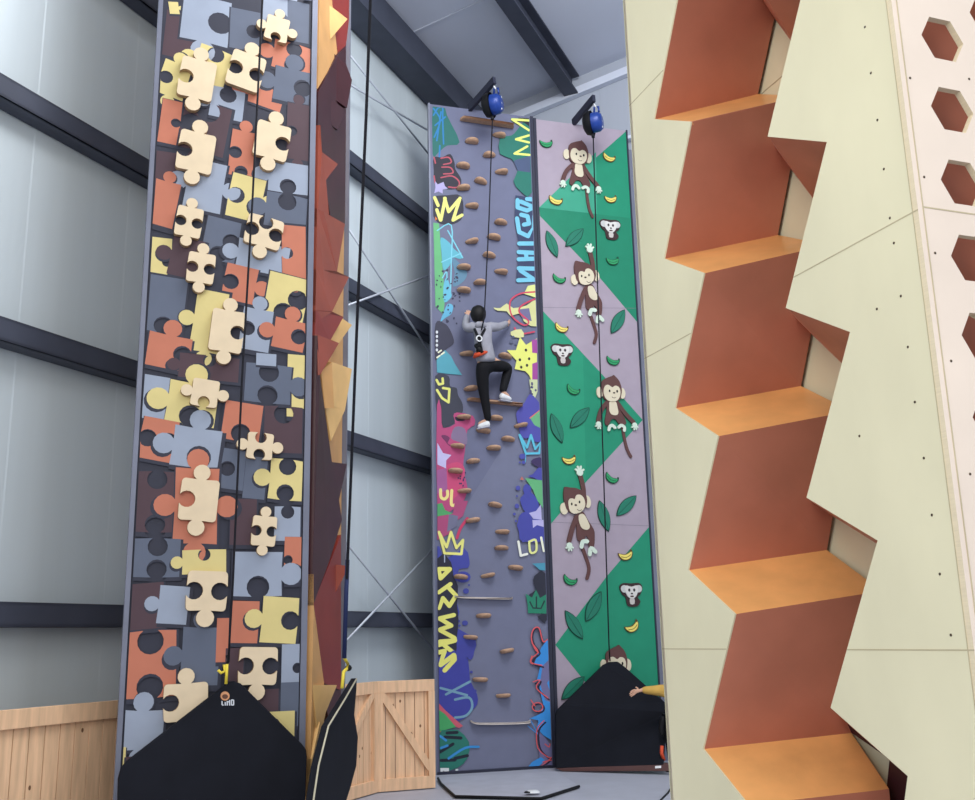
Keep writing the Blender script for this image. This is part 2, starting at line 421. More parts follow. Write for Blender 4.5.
p.poly([(60, 275), (80, 285), (82, 330), (90, 390), (150, 370), (142, 330), (160, 312), (240, 330), (248, 375), (212, 400), (200, 500), (190, 600), (215, 700), (165, 780), (62, 780)], (176, 72, 118), **a, sm=2)
p.poly([(150, 385), (200, 395), (210, 470), (170, 460), (130, 440)], (128, 110, 140), **a, sm=3)
p.poly([(80, 600), (160, 560), (200, 600), (180, 700), (120, 760), (110, 690)], (196, 74, 116), **a, sm=3)
p.poly([(60, 600), (108, 590), (112, 700), (60, 720)], (158, 92, 144), **a)
p.poly([(62, 465), (90, 515), (132, 525), (106, 552), (105, 592), (62, 572)], (190, 184, 224), **a)
p.poly([(150, 335), (180, 340), (200, 352), (160, 355)], (40, 30, 50), **a, sm=3)
p.poly([(80, 430), (100, 425), (125, 440), (110, 470), (130, 480), (105, 460)], (110, 50, 90), **a, sm=2)
for i in range(12): p.poly(ellipse(random.uniform(158, 205), random.uniform(605, 680), 4, 5, 7), (64, 50, 92), **a)
for q in ([(78, 698), (80, 735), (98, 745), (112, 730), (112, 705)], [(134, 702), (132, 772), (152, 774)]): p.stroke(q, 15, (236, 218, 140), **a)
a = dict(ox=425, oy=500, sc=5.0)
p.poly([(62, 80), (140, 65), (150, 0), (215, 5), (190, 80), (150, 110), (120, 170), (62, 200)], (166, 74, 116), **a)
p.poly([(120, 70), (165, 80), (160, 130), (110, 160)], (112, 112, 138), **a)
p.poly([(62, 20), (85, 15), (100, 50), (140, 68), (62, 82)], (80, 158, 100), **a)
p.stroke([(160, 190), (178, 140), (212, 92)], 14, (196, 62, 100), **a)
p.poly([(62, 230), (95, 300), (195, 240), (222, 300), (215, 340), (170, 345), (160, 400), (150, 480), (172, 560), (160, 640), (250, 690), (245, 760), (180, 800), (62, 800)], (66, 72, 156), **a, sm=2)
p.poly(ellipse(190, 385, 38, 28, 14), (62, 68, 152), **a); 
for q in ((205, 455, 15, 14), (200, 615, 15, 13), (170, 605, 6, 6), (172, 628, 6, 6), (215, 772, 7, 7), (220, 425, 5, 5)): p.poly(ellipse(*q, 12), (66, 72, 150), **a)
p.poly([(62, 292), (130, 310), (142, 380), (165, 430), (160, 520), (168, 600), (158, 700), (150, 800), (62, 800)], (42, 42, 58), **a, sm=2)
p.stroke([(70, 160), (98, 266), (182, 270), (190, 200), (157, 240), (130, 160), (108, 236), (70, 160)], 13, (230, 226, 130), **a, sm=0)
p.stroke([(98, 275), (98, 310)], 5, (170, 180, 200), **a)
YL = (230, 226, 120)
for q in ([(68, 345), (125, 345), (78, 392), (68, 350)], [(68, 462), (128, 420)], [(112, 432), (155, 478), (122, 530), (90, 490), (70, 540)], [(145, 575), (72, 592), (132, 628), (74, 648)], [(74, 650), (148, 690), (150, 702), (74, 708), (138, 760), (120, 800)]): p.stroke(q, 21, YL, **a, sm=0)
a = dict(ox=425, oy=640, sc=5.0)
p.poly([(66, 90), (130, 60), (150, 50), (165, 80), (215, 95), (225, 200), (260, 270), (262, 320), (235, 352), (200, 390), (140, 412), (120, 380), (66, 320)], (62, 66, 152), **a, sm=2)
for q in ((225, 60, 20, 40), (232, 160, 7, 7), (250, 255, 8, 8), (185, 60, 30, 40)): p.poly(ellipse(*q, 12), (66, 70, 152), **a)
for q in ([(66, 25), (150, 2)], [(68, 62), (98, 55), (74, 122)], [(78, 125), (145, 75)], [(146, 78), (148, 98), (98, 152)]): p.stroke(q, 23, YL, **a, sm=0)
p.stroke([(105, 272), (225, 208)], 12, (116, 156, 178), **a); p.stroke([(78, 240), (210, 276)], 12, (116, 156, 178), **a); p.stroke([(150, 298), (220, 288), (236, 335), (205, 378), (150, 388)], 12, (116, 156, 178), **a)
p.poly([(66, 318), (100, 350), (190, 430), (170, 440), (130, 425), (66, 462)], (200, 92, 108), **a)
p.poly([(66, 350), (100, 370), (155, 435), (66, 458)], (72, 164, 100), **a)
p.poly([(66, 470), (110, 452), (165, 450), (220, 510), (212, 590), (160, 640), (66, 650)], (42, 118, 104), **a, sm=2)
for q in ([(100, 485), (180, 490)], [(75, 560), (140, 520)], [(80, 602), (150, 600)], [(150, 592), (212, 578)], [(110, 465), (160, 462)]): p.stroke(q, 16, (30, 36, 50), **a)
for q in ([(75, 480), (105, 502)], [(118, 592), (200, 540), (268, 534)], [(80, 540), (112, 528)]): p.stroke(q, 12, (56, 140, 206), **a)
p.poly([(76, 640), (120, 640), (120, 680), (78, 682)], (226, 228, 230), **a); p.poly([(153, 645), (166, 645), (166, 680), (153, 680)], (206, 216, 214), **a)
p.stroke([(90, 655), (100, 660), (94, 668)], 3, (80, 80, 90), **a)
# right column of the graffiti
a = dict(ox=500, oy=105, sc=5.93)
p.poly([(0, 200), (70, 180), (100, 150), (160, 80), (200, 80), (200, 520), (120, 510), (80, 450), (105, 390), (70, 320), (0, 290)], (34, 112, 98), **a, sm=2)
p.poly([(80, 330), (180, 300), (180, 400), (105, 390)], (70, 84, 116), **a)
p.poly([(105, 75), (190, 72), (190, 130), (150, 110)], (34, 36, 40), **a)
for q in ([(72, 85), (175, 92)], [(72, 85), (172, 150)], [(172, 180), (95, 203), (172, 222)], [(162, 245), (86, 288), (176, 296)]): p.stroke(q, 13, (220, 232, 120), **a, sm=0)
a = dict(ox=495, oy=190, sc=3.81)
p.poly([(78, 20), (150, 30), (158, 350), (80, 350), (92, 210), (75, 120)], (50, 60, 92), **a)
CY = (112, 186, 210)
for q in ([(86, 38), (86, 66), (122, 78), (142, 70)], [(98, 44), (142, 62)], [(122, 34), (144, 36)], [(84, 108), (92, 160), (126, 176), (148, 146), (150, 100)], [(100, 94), (124, 100), (130, 128), (110, 132)], [(92, 204), (150, 204)], [(90, 236), (152, 240)], [(90, 264), (152, 262)], [(118, 240), (120, 262)], [(90, 298), (152, 300)], [(96, 306), (144, 338)], [(88, 344), (154, 342)]): p.stroke(q, 16, CY, **a, sm=0)
p.poly([(110, 395), (125, 365), (155, 360), (160, 410)], (214, 220, 140), **a)
p.poly([(-5, 448), (20, 450), (45, 432), (70, 450), (120, 440), (160, 420), (160, 520), (110, 500), (95, 470), (60, 480), (45, 462), (10, 460)], (206, 206, 146), **a, sm=2)
p.poly([(90, 455), (130, 450), (140, 500), (105, 490)], (108, 104, 140), **a)
p.stroke([(156, 388), (95, 395), (58, 425), (65, 480), (110, 515), (128, 500), (92, 465), (105, 438), (152, 415)], 6, (196, 66, 92), **a)
p.stroke([(75, 525), (92, 548), (150, 540)], 6, (196, 66, 92), **a)
p.poly([(60, 540), (100, 530), (110, 560), (70, 560)], (210, 210, 150), **a, sm=2)
for q in ((62, 578, 7), (80, 585, 5), (95, 575, 6), (70, 560, 5)): p.poly(ellipse(*q, q[2], 8), (90, 96, 120), **a)
p.poly([(45, 610), (80, 610), (95, 560), (118, 590), (160, 565), (160, 700), (140, 730), (130, 705), (115, 690), (75, 682), (82, 650)], (222, 226, 118), **a)
p.poly([(140, 572), (162, 568), (162, 622), (142, 620)], (158, 72, 148), **a); p.poly([(142, 662), (162, 655), (162, 735), (142, 725)], (158, 72, 148), **a)
for q in ((95, 647), (130, 643), (100, 675), (122, 668), (118, 610)): p.poly(ellipse(*q, 5, 6, 8), (44, 44, 44), **a)
p.poly([(130, 722), (162, 722), (162, 768), (150, 800), (140, 790)], (196, 204, 160), **a)
for i in range(8): p.poly(ellipse(random.uniform(135, 158), random.uniform(728, 780), 4, 5, 7), (70, 66, 110), **a)
a = dict(ox=500, oy=380, sc=5.0)
p.poly([(80, 170), (100, 140), (125, 110), (150, 70), (185, 100), (200, 140), (205, 310), (150, 290), (110, 290), (95, 240)], (78, 78, 162), **a, sm=2)
p.poly([(150, 190), (210, 150), (210, 240), (172, 225)], (104, 172, 124), **a); p.stroke([(150, 190), (205, 152)], 6, (210, 110, 100), **a)
p.stroke([(98, 275), (130, 368), (196, 366), (206, 312), (176, 345), (155, 275), (135, 338), (98, 275)], 11, (92, 184, 210), **a, sm=0)
p.stroke([(128, 372), (127, 410)], 5, (92, 170, 205), **a)
for q in ((112, 382, 16, 14), (118, 412, 9, 9), (100, 412, 5, 5), (90, 540, 12, 12), (85, 630, 11, 12), (72, 670, 7, 7), (80, 705, 6, 6), (85, 580, 5, 5)): p.poly(ellipse(*q, 12), (76, 80, 160), **a)
p.poly([(140, 480), (165, 470), (190, 440), (215, 430), (215, 505), (170, 490)], (74, 76, 160), **a, sm=2)
p.poly([(155, 405), (180, 390), (212, 390), (212, 440), (170, 425)], (62, 50, 92), **a, sm=2)
p.poly([(125, 490), (215, 502), (215, 640), (185, 600), (165, 550)], (98, 174, 120), **a)
p.poly([(100, 498), (110, 482), (120, 500)], (190, 110, 100), **a)
p.poly([(115, 545), (130, 520), (155, 535), (155, 560), (175, 580), (195, 625), (180, 670), (130, 665), (100, 600), (120, 570)], (70, 76, 160), **a, sm=3)
p.poly([(92, 690), (120, 660), (155, 670), (170, 720), (220, 740), (220, 805), (110, 805), (95, 760)], (70, 74, 158), **a, sm=3)
p.poly([(145, 665), (180, 655), (205, 622), (208, 690), (218, 738), (185, 732), (160, 745), (168, 695)], (182, 178, 222), **a)
a = dict(ox=500, oy=520, sc=5.0)
p.poly([(92, 0), (225, 0), (225, 60), (190, 85), (150, 95), (112, 112), (95, 60)], (70, 74, 158), **a, sm=2)
p.poly([(162, 0), (222, 0), (222, 35), (185, 25), (165, 40)], (182, 178, 222), **a)
p.stroke([(92, 108), (104, 178), (136, 170)], 12, (232, 234, 222), **a, sm=0); p.stroke([(146, 108), (150, 155), (164, 165), (182, 150), (178, 100), (152, 106)], 11, (226, 230, 150), **a); p.stroke([(206, 88), (220, 155)], 12, (236, 238, 214), **a, sm=0)
p.poly([(160, 218), (228, 214), (228, 252), (198, 250), (180, 232)], (74, 146, 172), **a)
p.poly([(165, 300), (185, 268), (228, 268), (235, 500), (205, 502), (188, 480), (215, 470), (200, 440), (150, 390), (148, 370), (178, 350)], (44, 46, 60), **a, sm=2)
p.poly([(128, 368), (160, 388), (180, 348), (200, 390), (232, 372), (232, 468), (140, 466), (138, 420)], (40, 128, 100), **a)
p.stroke([(150, 410), (165, 440), (205, 442), (222, 405)], 7, (30, 52, 56), **a, sm=0); p.stroke([(182, 385), (182, 440)], 7, (30, 52, 56), **a, sm=0)
RD = (222, 92, 96); BL = (58, 142, 216)
p.stroke([(238, 600), (215, 612), (195, 545), (168, 552), (162, 600), (190, 660), (240, 672)], 12, (48, 40, 60), **a)
p.poly([(240, 600), (245, 680), (215, 740), (200, 800), (185, 800), (200, 735), (172, 715), (190, 670)], BL, **a)
p.stroke([(238, 597), (215, 607), (195, 540), (166, 548), (158, 600), (188, 660), (240, 666)], 6, RD, **a)
p.stroke([(160, 680), (155, 715), (212, 730)], 6, RD, **a)
a = dict(ox=500, oy=640, sc=5.0)
p.poly([(235, 0), (262, 60), (262, 500), (215, 475), (185, 440), (192, 402), (150, 392), (200, 370), (218, 330), (200, 255), (190, 175), (212, 120), (180, 98), (205, 40)], BL, **a)
p.poly([(212, 130), (262, 100), (262, 200), (235, 215), (262, 250), (262, 310), (225, 300), (200, 220)], (112, 110, 150), **a)
p.poly([(190, 450), (240, 505), (262, 540), (262, 660), (200, 660)], (112, 110, 150), **a)
p.poly([(143, 655), (160, 610), (205, 585), (225, 600), (198, 655)], BL, **a)
p.stroke([(140, 430), (200, 480)], 4, BL, **a); p.stroke([(150, 395), (190, 470)], 4, BL, **a)
BK = (44, 34, 56)
for q in ([(165, 20), (195, 62), (165, 92), (165, 118), (212, 132)], [(172, 215), (200, 205), (188, 242), (240, 295)], ellipse(190, 338, 26, 22, 12) + [(216, 338)], [(222, 408), (190, 450), (196, 538), (240, 588), (255, 592), (200, 640)]): p.stroke([(x + 5, y + 4) for x, y in q], 8, BK, **a)
for q in ([(160, 15), (190, 60), (160, 90), (160, 115), (210, 126)], [(165, 210), (200, 200), (182, 240), (240, 290)], ellipse(188, 335, 26, 22, 12) + [(214, 335)], [(220, 403), (185, 450), (190, 540), (240, 586), (255, 590), (195, 640)], [(215, 610), (258, 600)], [(155, 300), (175, 330)], [(225, 520), (245, 535), (250, 520)]): p.stroke(q, 5, RD, **a)
pn = p.build('painted_panel', gw)
# edge posts
def post(wall, a0, a1, z0, z1, front, dep, m, parent, name='edge_post'):
    w = MB(); w.box(wall.P((a0 + a1) / 2, (z0 + z1) / 2, front - dep / 2), (wall.u * (a1 - a0) / 2, wall.n * dep / 2, Vector((0, 0, (z1 - z0) / 2))), m); return w.build(name, parent)
post(G, -.022, -.001, 0, TOPH + .01, .012, .06, M_post, gw); post(G, GA_X + .001, GA_X + .04, 0, TOPH + .01, .012, .06, M_postd, gw)
post(G, 0, GA_X, -.0, .03, .02, .018, M_postd, gw, 'base_strip')

# ---- monkey wall
MX0, MX1 = GA_X + .085, 2.815
mw = empty('jungle_climbing_wall', G.P((MX0 + MX1) / 2, 0), 'tall mauve and green climbing wall with monkeys, leaves and bananas', 'climbing wall')
p = Paint(G); p.lim = (MX0, MX1)
MV = (164, 152, 166); GR = (30, 138, 106)
panel_shell(p, G, MX0, MX1, 0, TOPH - .02, .16, paint(*MV))
p.poly([(535, 207), (630, 126), (632, 126), (640, 322), (600, 278), (540, 216)], GR)
p.poly([(535, 207), (596, 152), (597, 215)], (60, 156, 128)); p.poly([(535, 207), (597, 214), (630, 218), (640, 322), (600, 278), (540, 216)], (26, 128, 98))  # fold shading put into the greens: paler above, darker below
p.poly([(541, 311), (600, 372), (644, 420), (586, 482), (550, 524), (536, 524), (536, 311)], GR)
p.poly([(541, 311), (583, 355), (586, 482), (550, 524), (536, 524), (536, 311)], (36, 146, 112))
p.poly([(652, 527), (607, 576), (548, 645), (548, 645), (590, 688), (640, 760), (670, 760)], GR)
for y0, y1 in ((307, 310), (522, 526), (726, 728)):
    p.stroke([(536, y0), (660, y1)], .35, (120, 116, 126))
p.build('painted_panel', mw)
post(G, MX0 - .04, MX0 - .002, 0, TOPH - .01, .012, .06, M_postd, mw)
post(G, MX1 + .001, MX1 + .022, 0, TOPH - .01, .01, .05, M_postd, mw)
post(G, MX1 + .024, MX1 + .105, 0, TOPH - .3, .0, .05, M_post, mw)

# ---- puzzle wall
ZW = Z.a_at(304.5, 3.2)
zw = empty('puzzle_climbing_wall', Z.P(ZW / 2, 0), 'tall charcoal climbing wall painted with coloured jigsaw pieces, nearest on the left', 'climbing wall')
ZH = 8.3
def jig(w, h, e, rot=0.0, k=.2, rc=0.0):
    """outline of a jigsaw piece, e = top,right,bottom,left: 1 knob, -1 socket, 0 flat"""
    C_ = [(-w / 2, h / 2), (w / 2, h / 2), (w / 2, -h / 2), (-w / 2, -h / 2)]; N_ = [(0, 1), (1, 0), (0, -1), (-1, 0)]; out = []
    r = k * min(w, h) * .92
    for i in range(4):
        p0 = Vector(C_[i]); p1 = Vector(C_[(i + 1) % 4]); d = (p1 - p0).normalized(); nn = Vector(N_[i]); pv = Vector(N_[(i - 1) % 4])
        if rc:
            q = rc * min(w, h); cc = p0 - nn * q - pv * q
            out += [cc + (pv * cos(t) + nn * sin(t)) * q for t in (0, pi / 8, pi / 4, 3 * pi / 8, pi / 2)]
        else: out.append(p0)
        if e[i]:
            s_ = e[i]; mid = (p0 + p1) / 2; c = mid + nn * s_ * r * .78
            a0_ = math.acos(.78)          # half-opening seen from the knob's centre
            for t in range(13):
                ang = a0_ * .85 + (2 * pi - 2 * a0_ * .85) * t / 12
                # start on the p0 side
                v = -nn * s_ * cos(ang) - d * sin(ang)
                out.append(c + v * r)
    cr_, sr_ = cos(rot), sin(rot)
    return [(q[0] * cr_ - q[1] * sr_, q[0] * sr_ + q[1] * cr_) for q in out]
def jpx(cx, cy, w, h, e, rot=0, k=.28, off=0.0, rc=0.0):
    """the same piece centred on an image point, w and h given in image pixels there"""
    a, z = Z.az(cx, cy, off); W_ = Z.az(cx + w / 2, cy, off)[0] - Z.az(cx - w / 2, cy, off)[0]; H_ = Z.az(cx, cy - h / 2, off)[1] - Z.az(cx, cy + h / 2, off)[1]
    return [(a + x, z + y) for x, y in jig(W_, H_, e, radians(rot), k, rc)], (a, z, W_, H_)
O_ = (190, 116, 92); Y_ = (214, 198, 134); B_ = (150, 160, 178); S_ = (92, 100, 118); D_ = (78, 58, 66); K_ = (50, 52, 66)
pieces = [  # cx, cy, w, h, colour, edges t r b l, rot
 (182, 36, 36, 46, D_, (0, 0, 0, 0), -4), (174, 8, 10, 12, Y_, (0, 1, 0, 0), 10), (206, 20, 48, 46, B_, (0, -1, 1, 0), -3), (245, 30, 30, 40, S_, (0, -1, 0, 0), 0),
 (280, 10, 34, 30, B_, (0, 0, 0, 0), 0), (298, 22, 22, 40, S_, (0, 0, 0, 1), 0), 
 (212, 66, 34, 36, Y_, (-1, 0, 0, 1), -14), (293, 58, 40, 28, O_, (-1, 0, -1, 1), -6), (174, 80, 28, 36, Y_, (1, 0, 1, -1), -12),
 (262, 96, 42, 20, O_, (0, 0, 0, 1), -12), (227, 104, 34, 30, B_, (-1, 0, 0, 1), -4), (292, 86, 36, 34, S_, (1, -1, 0, 1), -4),
 (170, 122, 20, 44, O_, (0, -1, 0, 0), -4), (205, 128, 46, 50, D_, (-1, 0, 1, -1), -8), (298, 132, 22, 56, D_, (1, 0, 1, -1), 0), (166, 174, 30, 44, D_, (0, 0, 0, 0), 0),
 (243, 154, 26, 46, O_, (1, 0, -1, -1), -4), (288, 178, 40, 30, B_, (0, 0, -1, 1), 0), (205, 186, 38, 50, B_, (0, 1, 0, 1), -6),
 (246, 198, 34, 44, Y_, (0, 1, 0, -1), -8), (286, 212, 42, 34, S_, (-1, 0, 0, 1), -4), (164, 204, 26, 46, O_, (1, 0, 0, 0), -8),
 (221, 240, 34, 42, S_, (0, -1, -1, 0), -8), (263, 258, 52, 30, B_, (0, 1, 0, 1), -6), (294, 254, 24, 56, O_, (0, 0, 1, -1), 2),
 (161, 262, 20, 48, Y_, (0, -1, 0, 0), 0), (186, 258, 32, 40, D_, (0, 0, 0, 1), -8), (240, 284, 32, 36, O_, (0, 1, 0, -1), -8),
 (166, 305, 38, 56, S_, (0, 0, -1, 0), -4), (286, 298, 40, 46, Y_, (0, -1, -1, 0), -8), (209, 322, 32, 62, Y_, (0, 0, 1, 1), -6),
 (256, 330, 30, 42, B_, (1, 0, 0, -1), -6), (289, 335, 32, 30, O_, (1, -1, 0, 1), -8), (168, 352, 44, 34, O_, (1, -1, 0, 0), -8),
 (209, 368, 60, 24, D_, (-1, 0, 0, 1), -2), (297, 386, 20, 62, Y_, (0, 0, 0, -1), 0), (268, 384, 46, 38, S_, (-1, 1, -1, 0), -2), (266, 360, 20, 12, B_, (0, 0, 0, 0), 0),
 (154, 398, 26, 44, B_, (0, -1, 0, 0), -6), (192, 404, 50, 42, Y_, (1, 0, -1, 1), -6), (242, 422, 38, 38, O_, (0, 0, -1, 0), -6), (283, 430, 38, 46, D_, (-1, 0, 0, 0), 0),
 (158, 440, 36, 42, O_, (0, -1, 0, -1), -8), (196, 448, 48, 40, B_, (1, 0, 0, 1), -6), (236, 470, 30, 40, S_, (0, 0, 0, -1), -6), (255, 478, 22, 42, S_, (0, 0, 0, 0), -4),
 (156, 502, 40, 60, D_, (-1, 0, -1, 0), 0), (286, 480, 34, 40, Y_, (-1, 0, -1, 1), -4), (243, 522, 26, 46, D_, (0, 0, 0, 0), 0), (196, 506, 44, 76, O_, (1, 1, 1, 1), 0),
 (287, 524, 26, 34, B_, (-1, 0, 0, 0), 0), (293, 560, 18, 46, O_, (0, 0, 0, -1), 0), (157, 558, 46, 38, S_, (-1, 0, -1, 0), 0), (204, 562, 44, 24, Y_, (-1, 0, 0, 1), 2),
 (258, 574, 48, 44, B_, (0, 1, -1, 0), 0), (146, 606, 36, 46, D_, (0, 0, 0, 0), 4), (173, 605, 30, 38, B_, (0, 0, 0, 1), -4), (150, 664, 52, 66, O_, (-1, 0, -1, 0), 2),
 (200, 656, 38, 58, S_, (1, 0, 0, 1), -2), (244, 622, 28, 42, O_, (0, -1, 0, 0), -2), (279, 620, 36, 46, Y_, (0, -1, 0, 1), -4), (222, 640, 12, 44, O_, (0, 0, 0, 0), 0),
 (234, 666, 18, 36, D_, (0, 0, 0, 0), 0), (291, 668, 20, 48, B_, (0, -1, 0, 0), 0), (290, 704, 20, 44, S_, (0, 0, 0, 0), 0), (266, 700, 24, 22, D_, (0, 0, 0, 0), 0),
 (281, 724, 26, 26, Y_, (0, 0, 0, -1), 0), (141, 730, 44, 40, B_, (1, 0, 1, 0), -2), (120, 764, 10, 34, Y_, (0, 0, 0, 0), 0), (150, 775, 50, 40, D_, (0, 0, 0, 0), 0)]
p = Paint(Z); p.lim = (.03, ZW - .02)
panel_shell(p, Z, .0, ZW, 0, ZH, .16, paint(*K_))
def zlay(o2, c, off):
    p.tess([Z.P(min(max(a, .012), ZW - .008), min(max(z, .02), ZH - .02), off) for a, z in o2], paint(*c))
off = .001
for i, q in enumerate(pieces):
    o2, _ = jpx(q[0], q[1], q[2], q[3], q[5], q[6])
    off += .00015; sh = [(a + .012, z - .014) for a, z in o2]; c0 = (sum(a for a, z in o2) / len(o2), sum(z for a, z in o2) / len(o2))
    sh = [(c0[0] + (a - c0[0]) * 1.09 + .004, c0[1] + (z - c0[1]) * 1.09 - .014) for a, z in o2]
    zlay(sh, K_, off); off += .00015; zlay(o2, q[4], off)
# the motif repeats above the camera's view and below it
for j in range(2):
    for i, q in enumerate(pieces[:36]):
        o2, m_ = jpx(q[0], q[1], q[2], q[3], q[5], q[6]); dz = 1.98 * 1 + j * 0
        o2 = [(ZW - a, z + 2.95) for a, z in o2]
        if j == 0 and min(z for a, z in o2) > 6.55 and max(z for a, z in o2) < ZH - .03:
            off += .00015; zlay(o2, q[4], off)
p.build('painted_panel', zw)
post(Z, -.034, -.001, 0, ZH + .01, .02, .1, M_post, zw); post(Z, ZW + .001, ZW + .045, 0, ZH + .01, .02, .2, M_post, zw)
# ---- raised birch jigsaw holds on it
hz = [(277, 29, 23, 24, (1, 1, -1, 1), -8, 'small pale wooden jigsaw hold nearest the top right of the puzzle wall'),
 (197, 79, 35, 40, (1, 0, 1, -1), -6, 'large pale wooden jigsaw hold at upper left over a yellow piece of the puzzle wall'),
 (246, 71, 34, 36, (1, -1, 0, -1), -12, 'pale wooden jigsaw hold with sockets both sides, crossed by the rope near the top'),
 (196, 152, 36, 40, (1, 0, 1, -1), -6, 'large pale wooden jigsaw hold on dark brown, second down on the left'),
 (272, 141, 34, 36, (1, -1, 1, 0), -8, 'pale wooden jigsaw hold just right of the rope, socket facing right, in the upper wall'),
 (189, 222, 26, 30, (1, -1, 1, -1), -6, 'small pale wooden jigsaw hold on the orange and brown pieces, third down on the left'),
 (264, 232, 36, 30, (-1, -1, 1, -1), -10, 'pale wooden jigsaw hold right of the rope, below the yellow piece in the upper wall'),
 (201, 268, 27, 30, (1, -1, 1, -1), -4, 'small pale wooden jigsaw hold just above the tall yellow painted piece'),
 (227, 331, 33, 42, (1, -1, 1, 0), -5, 'large pale wooden jigsaw hold overlapping the tall yellow painted piece beside the rope'),
 (205, 393, 27, 27, (0, 1, -1, 1), -6, 'small pale wooden jigsaw hold with two side knobs on the yellow piece at mid height'),
 (260, 446, 26, 26, (-1, 1, -1, 1), -4, 'small pale wooden jigsaw hold with two side knobs on slate grey, right of the rope'),
 (199, 500, 38, 42, (1, 0, 1, -1), -4, 'large pale wooden jigsaw hold on the orange piece with four knobs'),
 (264, 531, 24, 30, (1, -1, 1, -1), -4, 'narrow pale wooden jigsaw hold right of the rope on dark brown'),
 (207, 591, 40, 40, (0, -1, 1, -1), -2, 'large pale wooden jigsaw hold touching the rope low on the wall'),
 (258, 666, 38, 38, (0, -1, 1, -1), -2, 'large pale wooden jigsaw hold low on the right, just above the black mat'),
 (186, 702, 44, 38, (1, 0, 0, -1), 2, 'pale wooden jigsaw hold half covered by the slope of the black mat')]
for cx, cy, w_, h_, e, rot, lab in hz:
    o2, m_ = jpx(cx, cy, w_, h_, e, rot, .245, .05, .10)
    w = MB(); w.prism([Z.P(a, z, .056) for a, z in o2], [Z.P(a, z, .013) for a, z in o2], M_birch, M_birche)
    tag(w.build('jigsaw_hold'), lab, 'climbing hold', 'raised wooden jigsaw holds on the puzzle wall')

# ================================================================== FACETED TOWER (right of puzzle wall)
rp0 = Z.P(ZW + .055, 0, -.02)
best = None
for yw in [70 + .25 * i for i in range(90)]:
    Rw = Wall(rp0, yw); aa = Rw.az(344.5, 400)[0]
    if aa > 0 and (best is None or abs(aa - 1.3) < best[0]): best = (abs(aa - 1.3), yw)
RW = Wall(rp0, best[1]); RL = RW.a_at(343.5, 3.5)
rt = empty('faceted_climbing_tower', RW.P(RL / 2, 0), 'narrow-looking climbing tower of jagged maroon, rust and tan plywood facets beside the puzzle wall', 'climbing wall')
w = MB(); w.box(RW.P(RL / 2, 4.15, -.06), (RW.u * RL / 2, RW.n * .05, Vector((0, 0, 4.15))), M_tan); w.build('backing_panel', rt)
w = MB(); w.box(RW.P(RL + .02, 4.15, .0), (RW.u * .015, RW.n * .03, Vector((0, 0, 4.15))), M_post); w.build('edge_post', rt)
fac = [([(316, -60), (332, -60), (332, 0), (337.5, 55), (316, 84)], .02, M_tan),
 ([(331, -60), (350, -60), (349, 20), (346, 45), (337.5, 54), (332, 0)], .05, M_red2),
 ([(328, 4), (347.5, 19), (330.5, 39)], .10, M_tanl),
 ([(315, 84), (337, 55), (346, 45), (346, 120), (345, 225), (330, 215), (325, 180), (320, 148), (315, 118)], .035, M_maroon),
 ([(332, 52), (346, 64), (352, 80), (347, 108), (333, 98)], .10, M_maroon),
 ([(328, 97), (346, 110), (338, 130), (327, 122)], .06, M_maroon),
 ([(313, 118), (319, 122), (322, 152), (338, 164), (326, 180), (329, 214), (313, 220)], .06, M_rust2),
 ([(313, 200), (324, 212), (345, 224), (337, 272), (326, 300), (312, 300)], .075, M_rust2),
 ([(312, 262), (336, 271), (349, 277), (332, 312), (312, 318)], .095, M_rust2),
 ([(312, 305), (331, 311), (343.5, 317), (330, 341), (312, 330)], .08, M_red2),
 ([(311, 328), (339, 343), (320, 375)], .09, M_rust2),
 ([(343, 319), (352, 325), (339, 343), (330, 339)], .10, M_tanl),
 ([(321, 371), (332, 362), (334, 408), (325, 408)], .06, M_tan),
 ([(332, 362), (352, 369), (345, 410), (331, 441), (325, 406), (333, 406)], .10, M_tanl),
 ([(309, 328), (312, 328), (320, 375), (332, 462), (347, 464), (339, 500), (342, 520), (329, 562), (311, 605), (306, 570)], .05, M_maroon),
 ([(331, 564), (349, 566), (332, 600)], .10, M_rust2),
 ([(311, 605), (329, 565), (341, 535), (341, 690), (324, 683)], .03, M_red2),
 ([(306, 572), (311, 605), (324, 683), (324, 800), (304, 800)], .02, M_tan),
 ([(324, 683), (341, 688), (341, 720), (330, 735)], .02, M_maroon),
 ([(312, 685), (337, 685), (326, 712), (319, 740)], .09, M_tanl),
 ([(320, 722), (329, 722), (322, 760), (318, 800), (306, 800), (310, 760)], .05, M_tanl)]
nf = 0
for pts, o_, m in fac:
    fr = [RW.px(x, y, o_) for x, y in pts]
    fr2 = []
    xm, xM = min(x for x, y in pts), max(x for x, y in pts); nf += 1
    offs = [.006 + .0015 * nf + o_ * 1.15 * ((x - xm) / (xM - xm)) for x, y in pts]
    fr = [RW.px(x, y, o2_) for (x, y), o2_ in zip(pts, offs)]
    for q, o_ in zip(fr, offs):
        r_ = q - RW.O; a_ = r_.dot(RW.u); fr2.append(RW.P(min(max(a_, .01), RL + .12), max(q.z, .02), o_))
    w = MB(); w.prism(fr2, [q - RW.n * (o2_ + .008) for q, o2_ in zip(fr2, offs)], m); w.build('facet', rt)
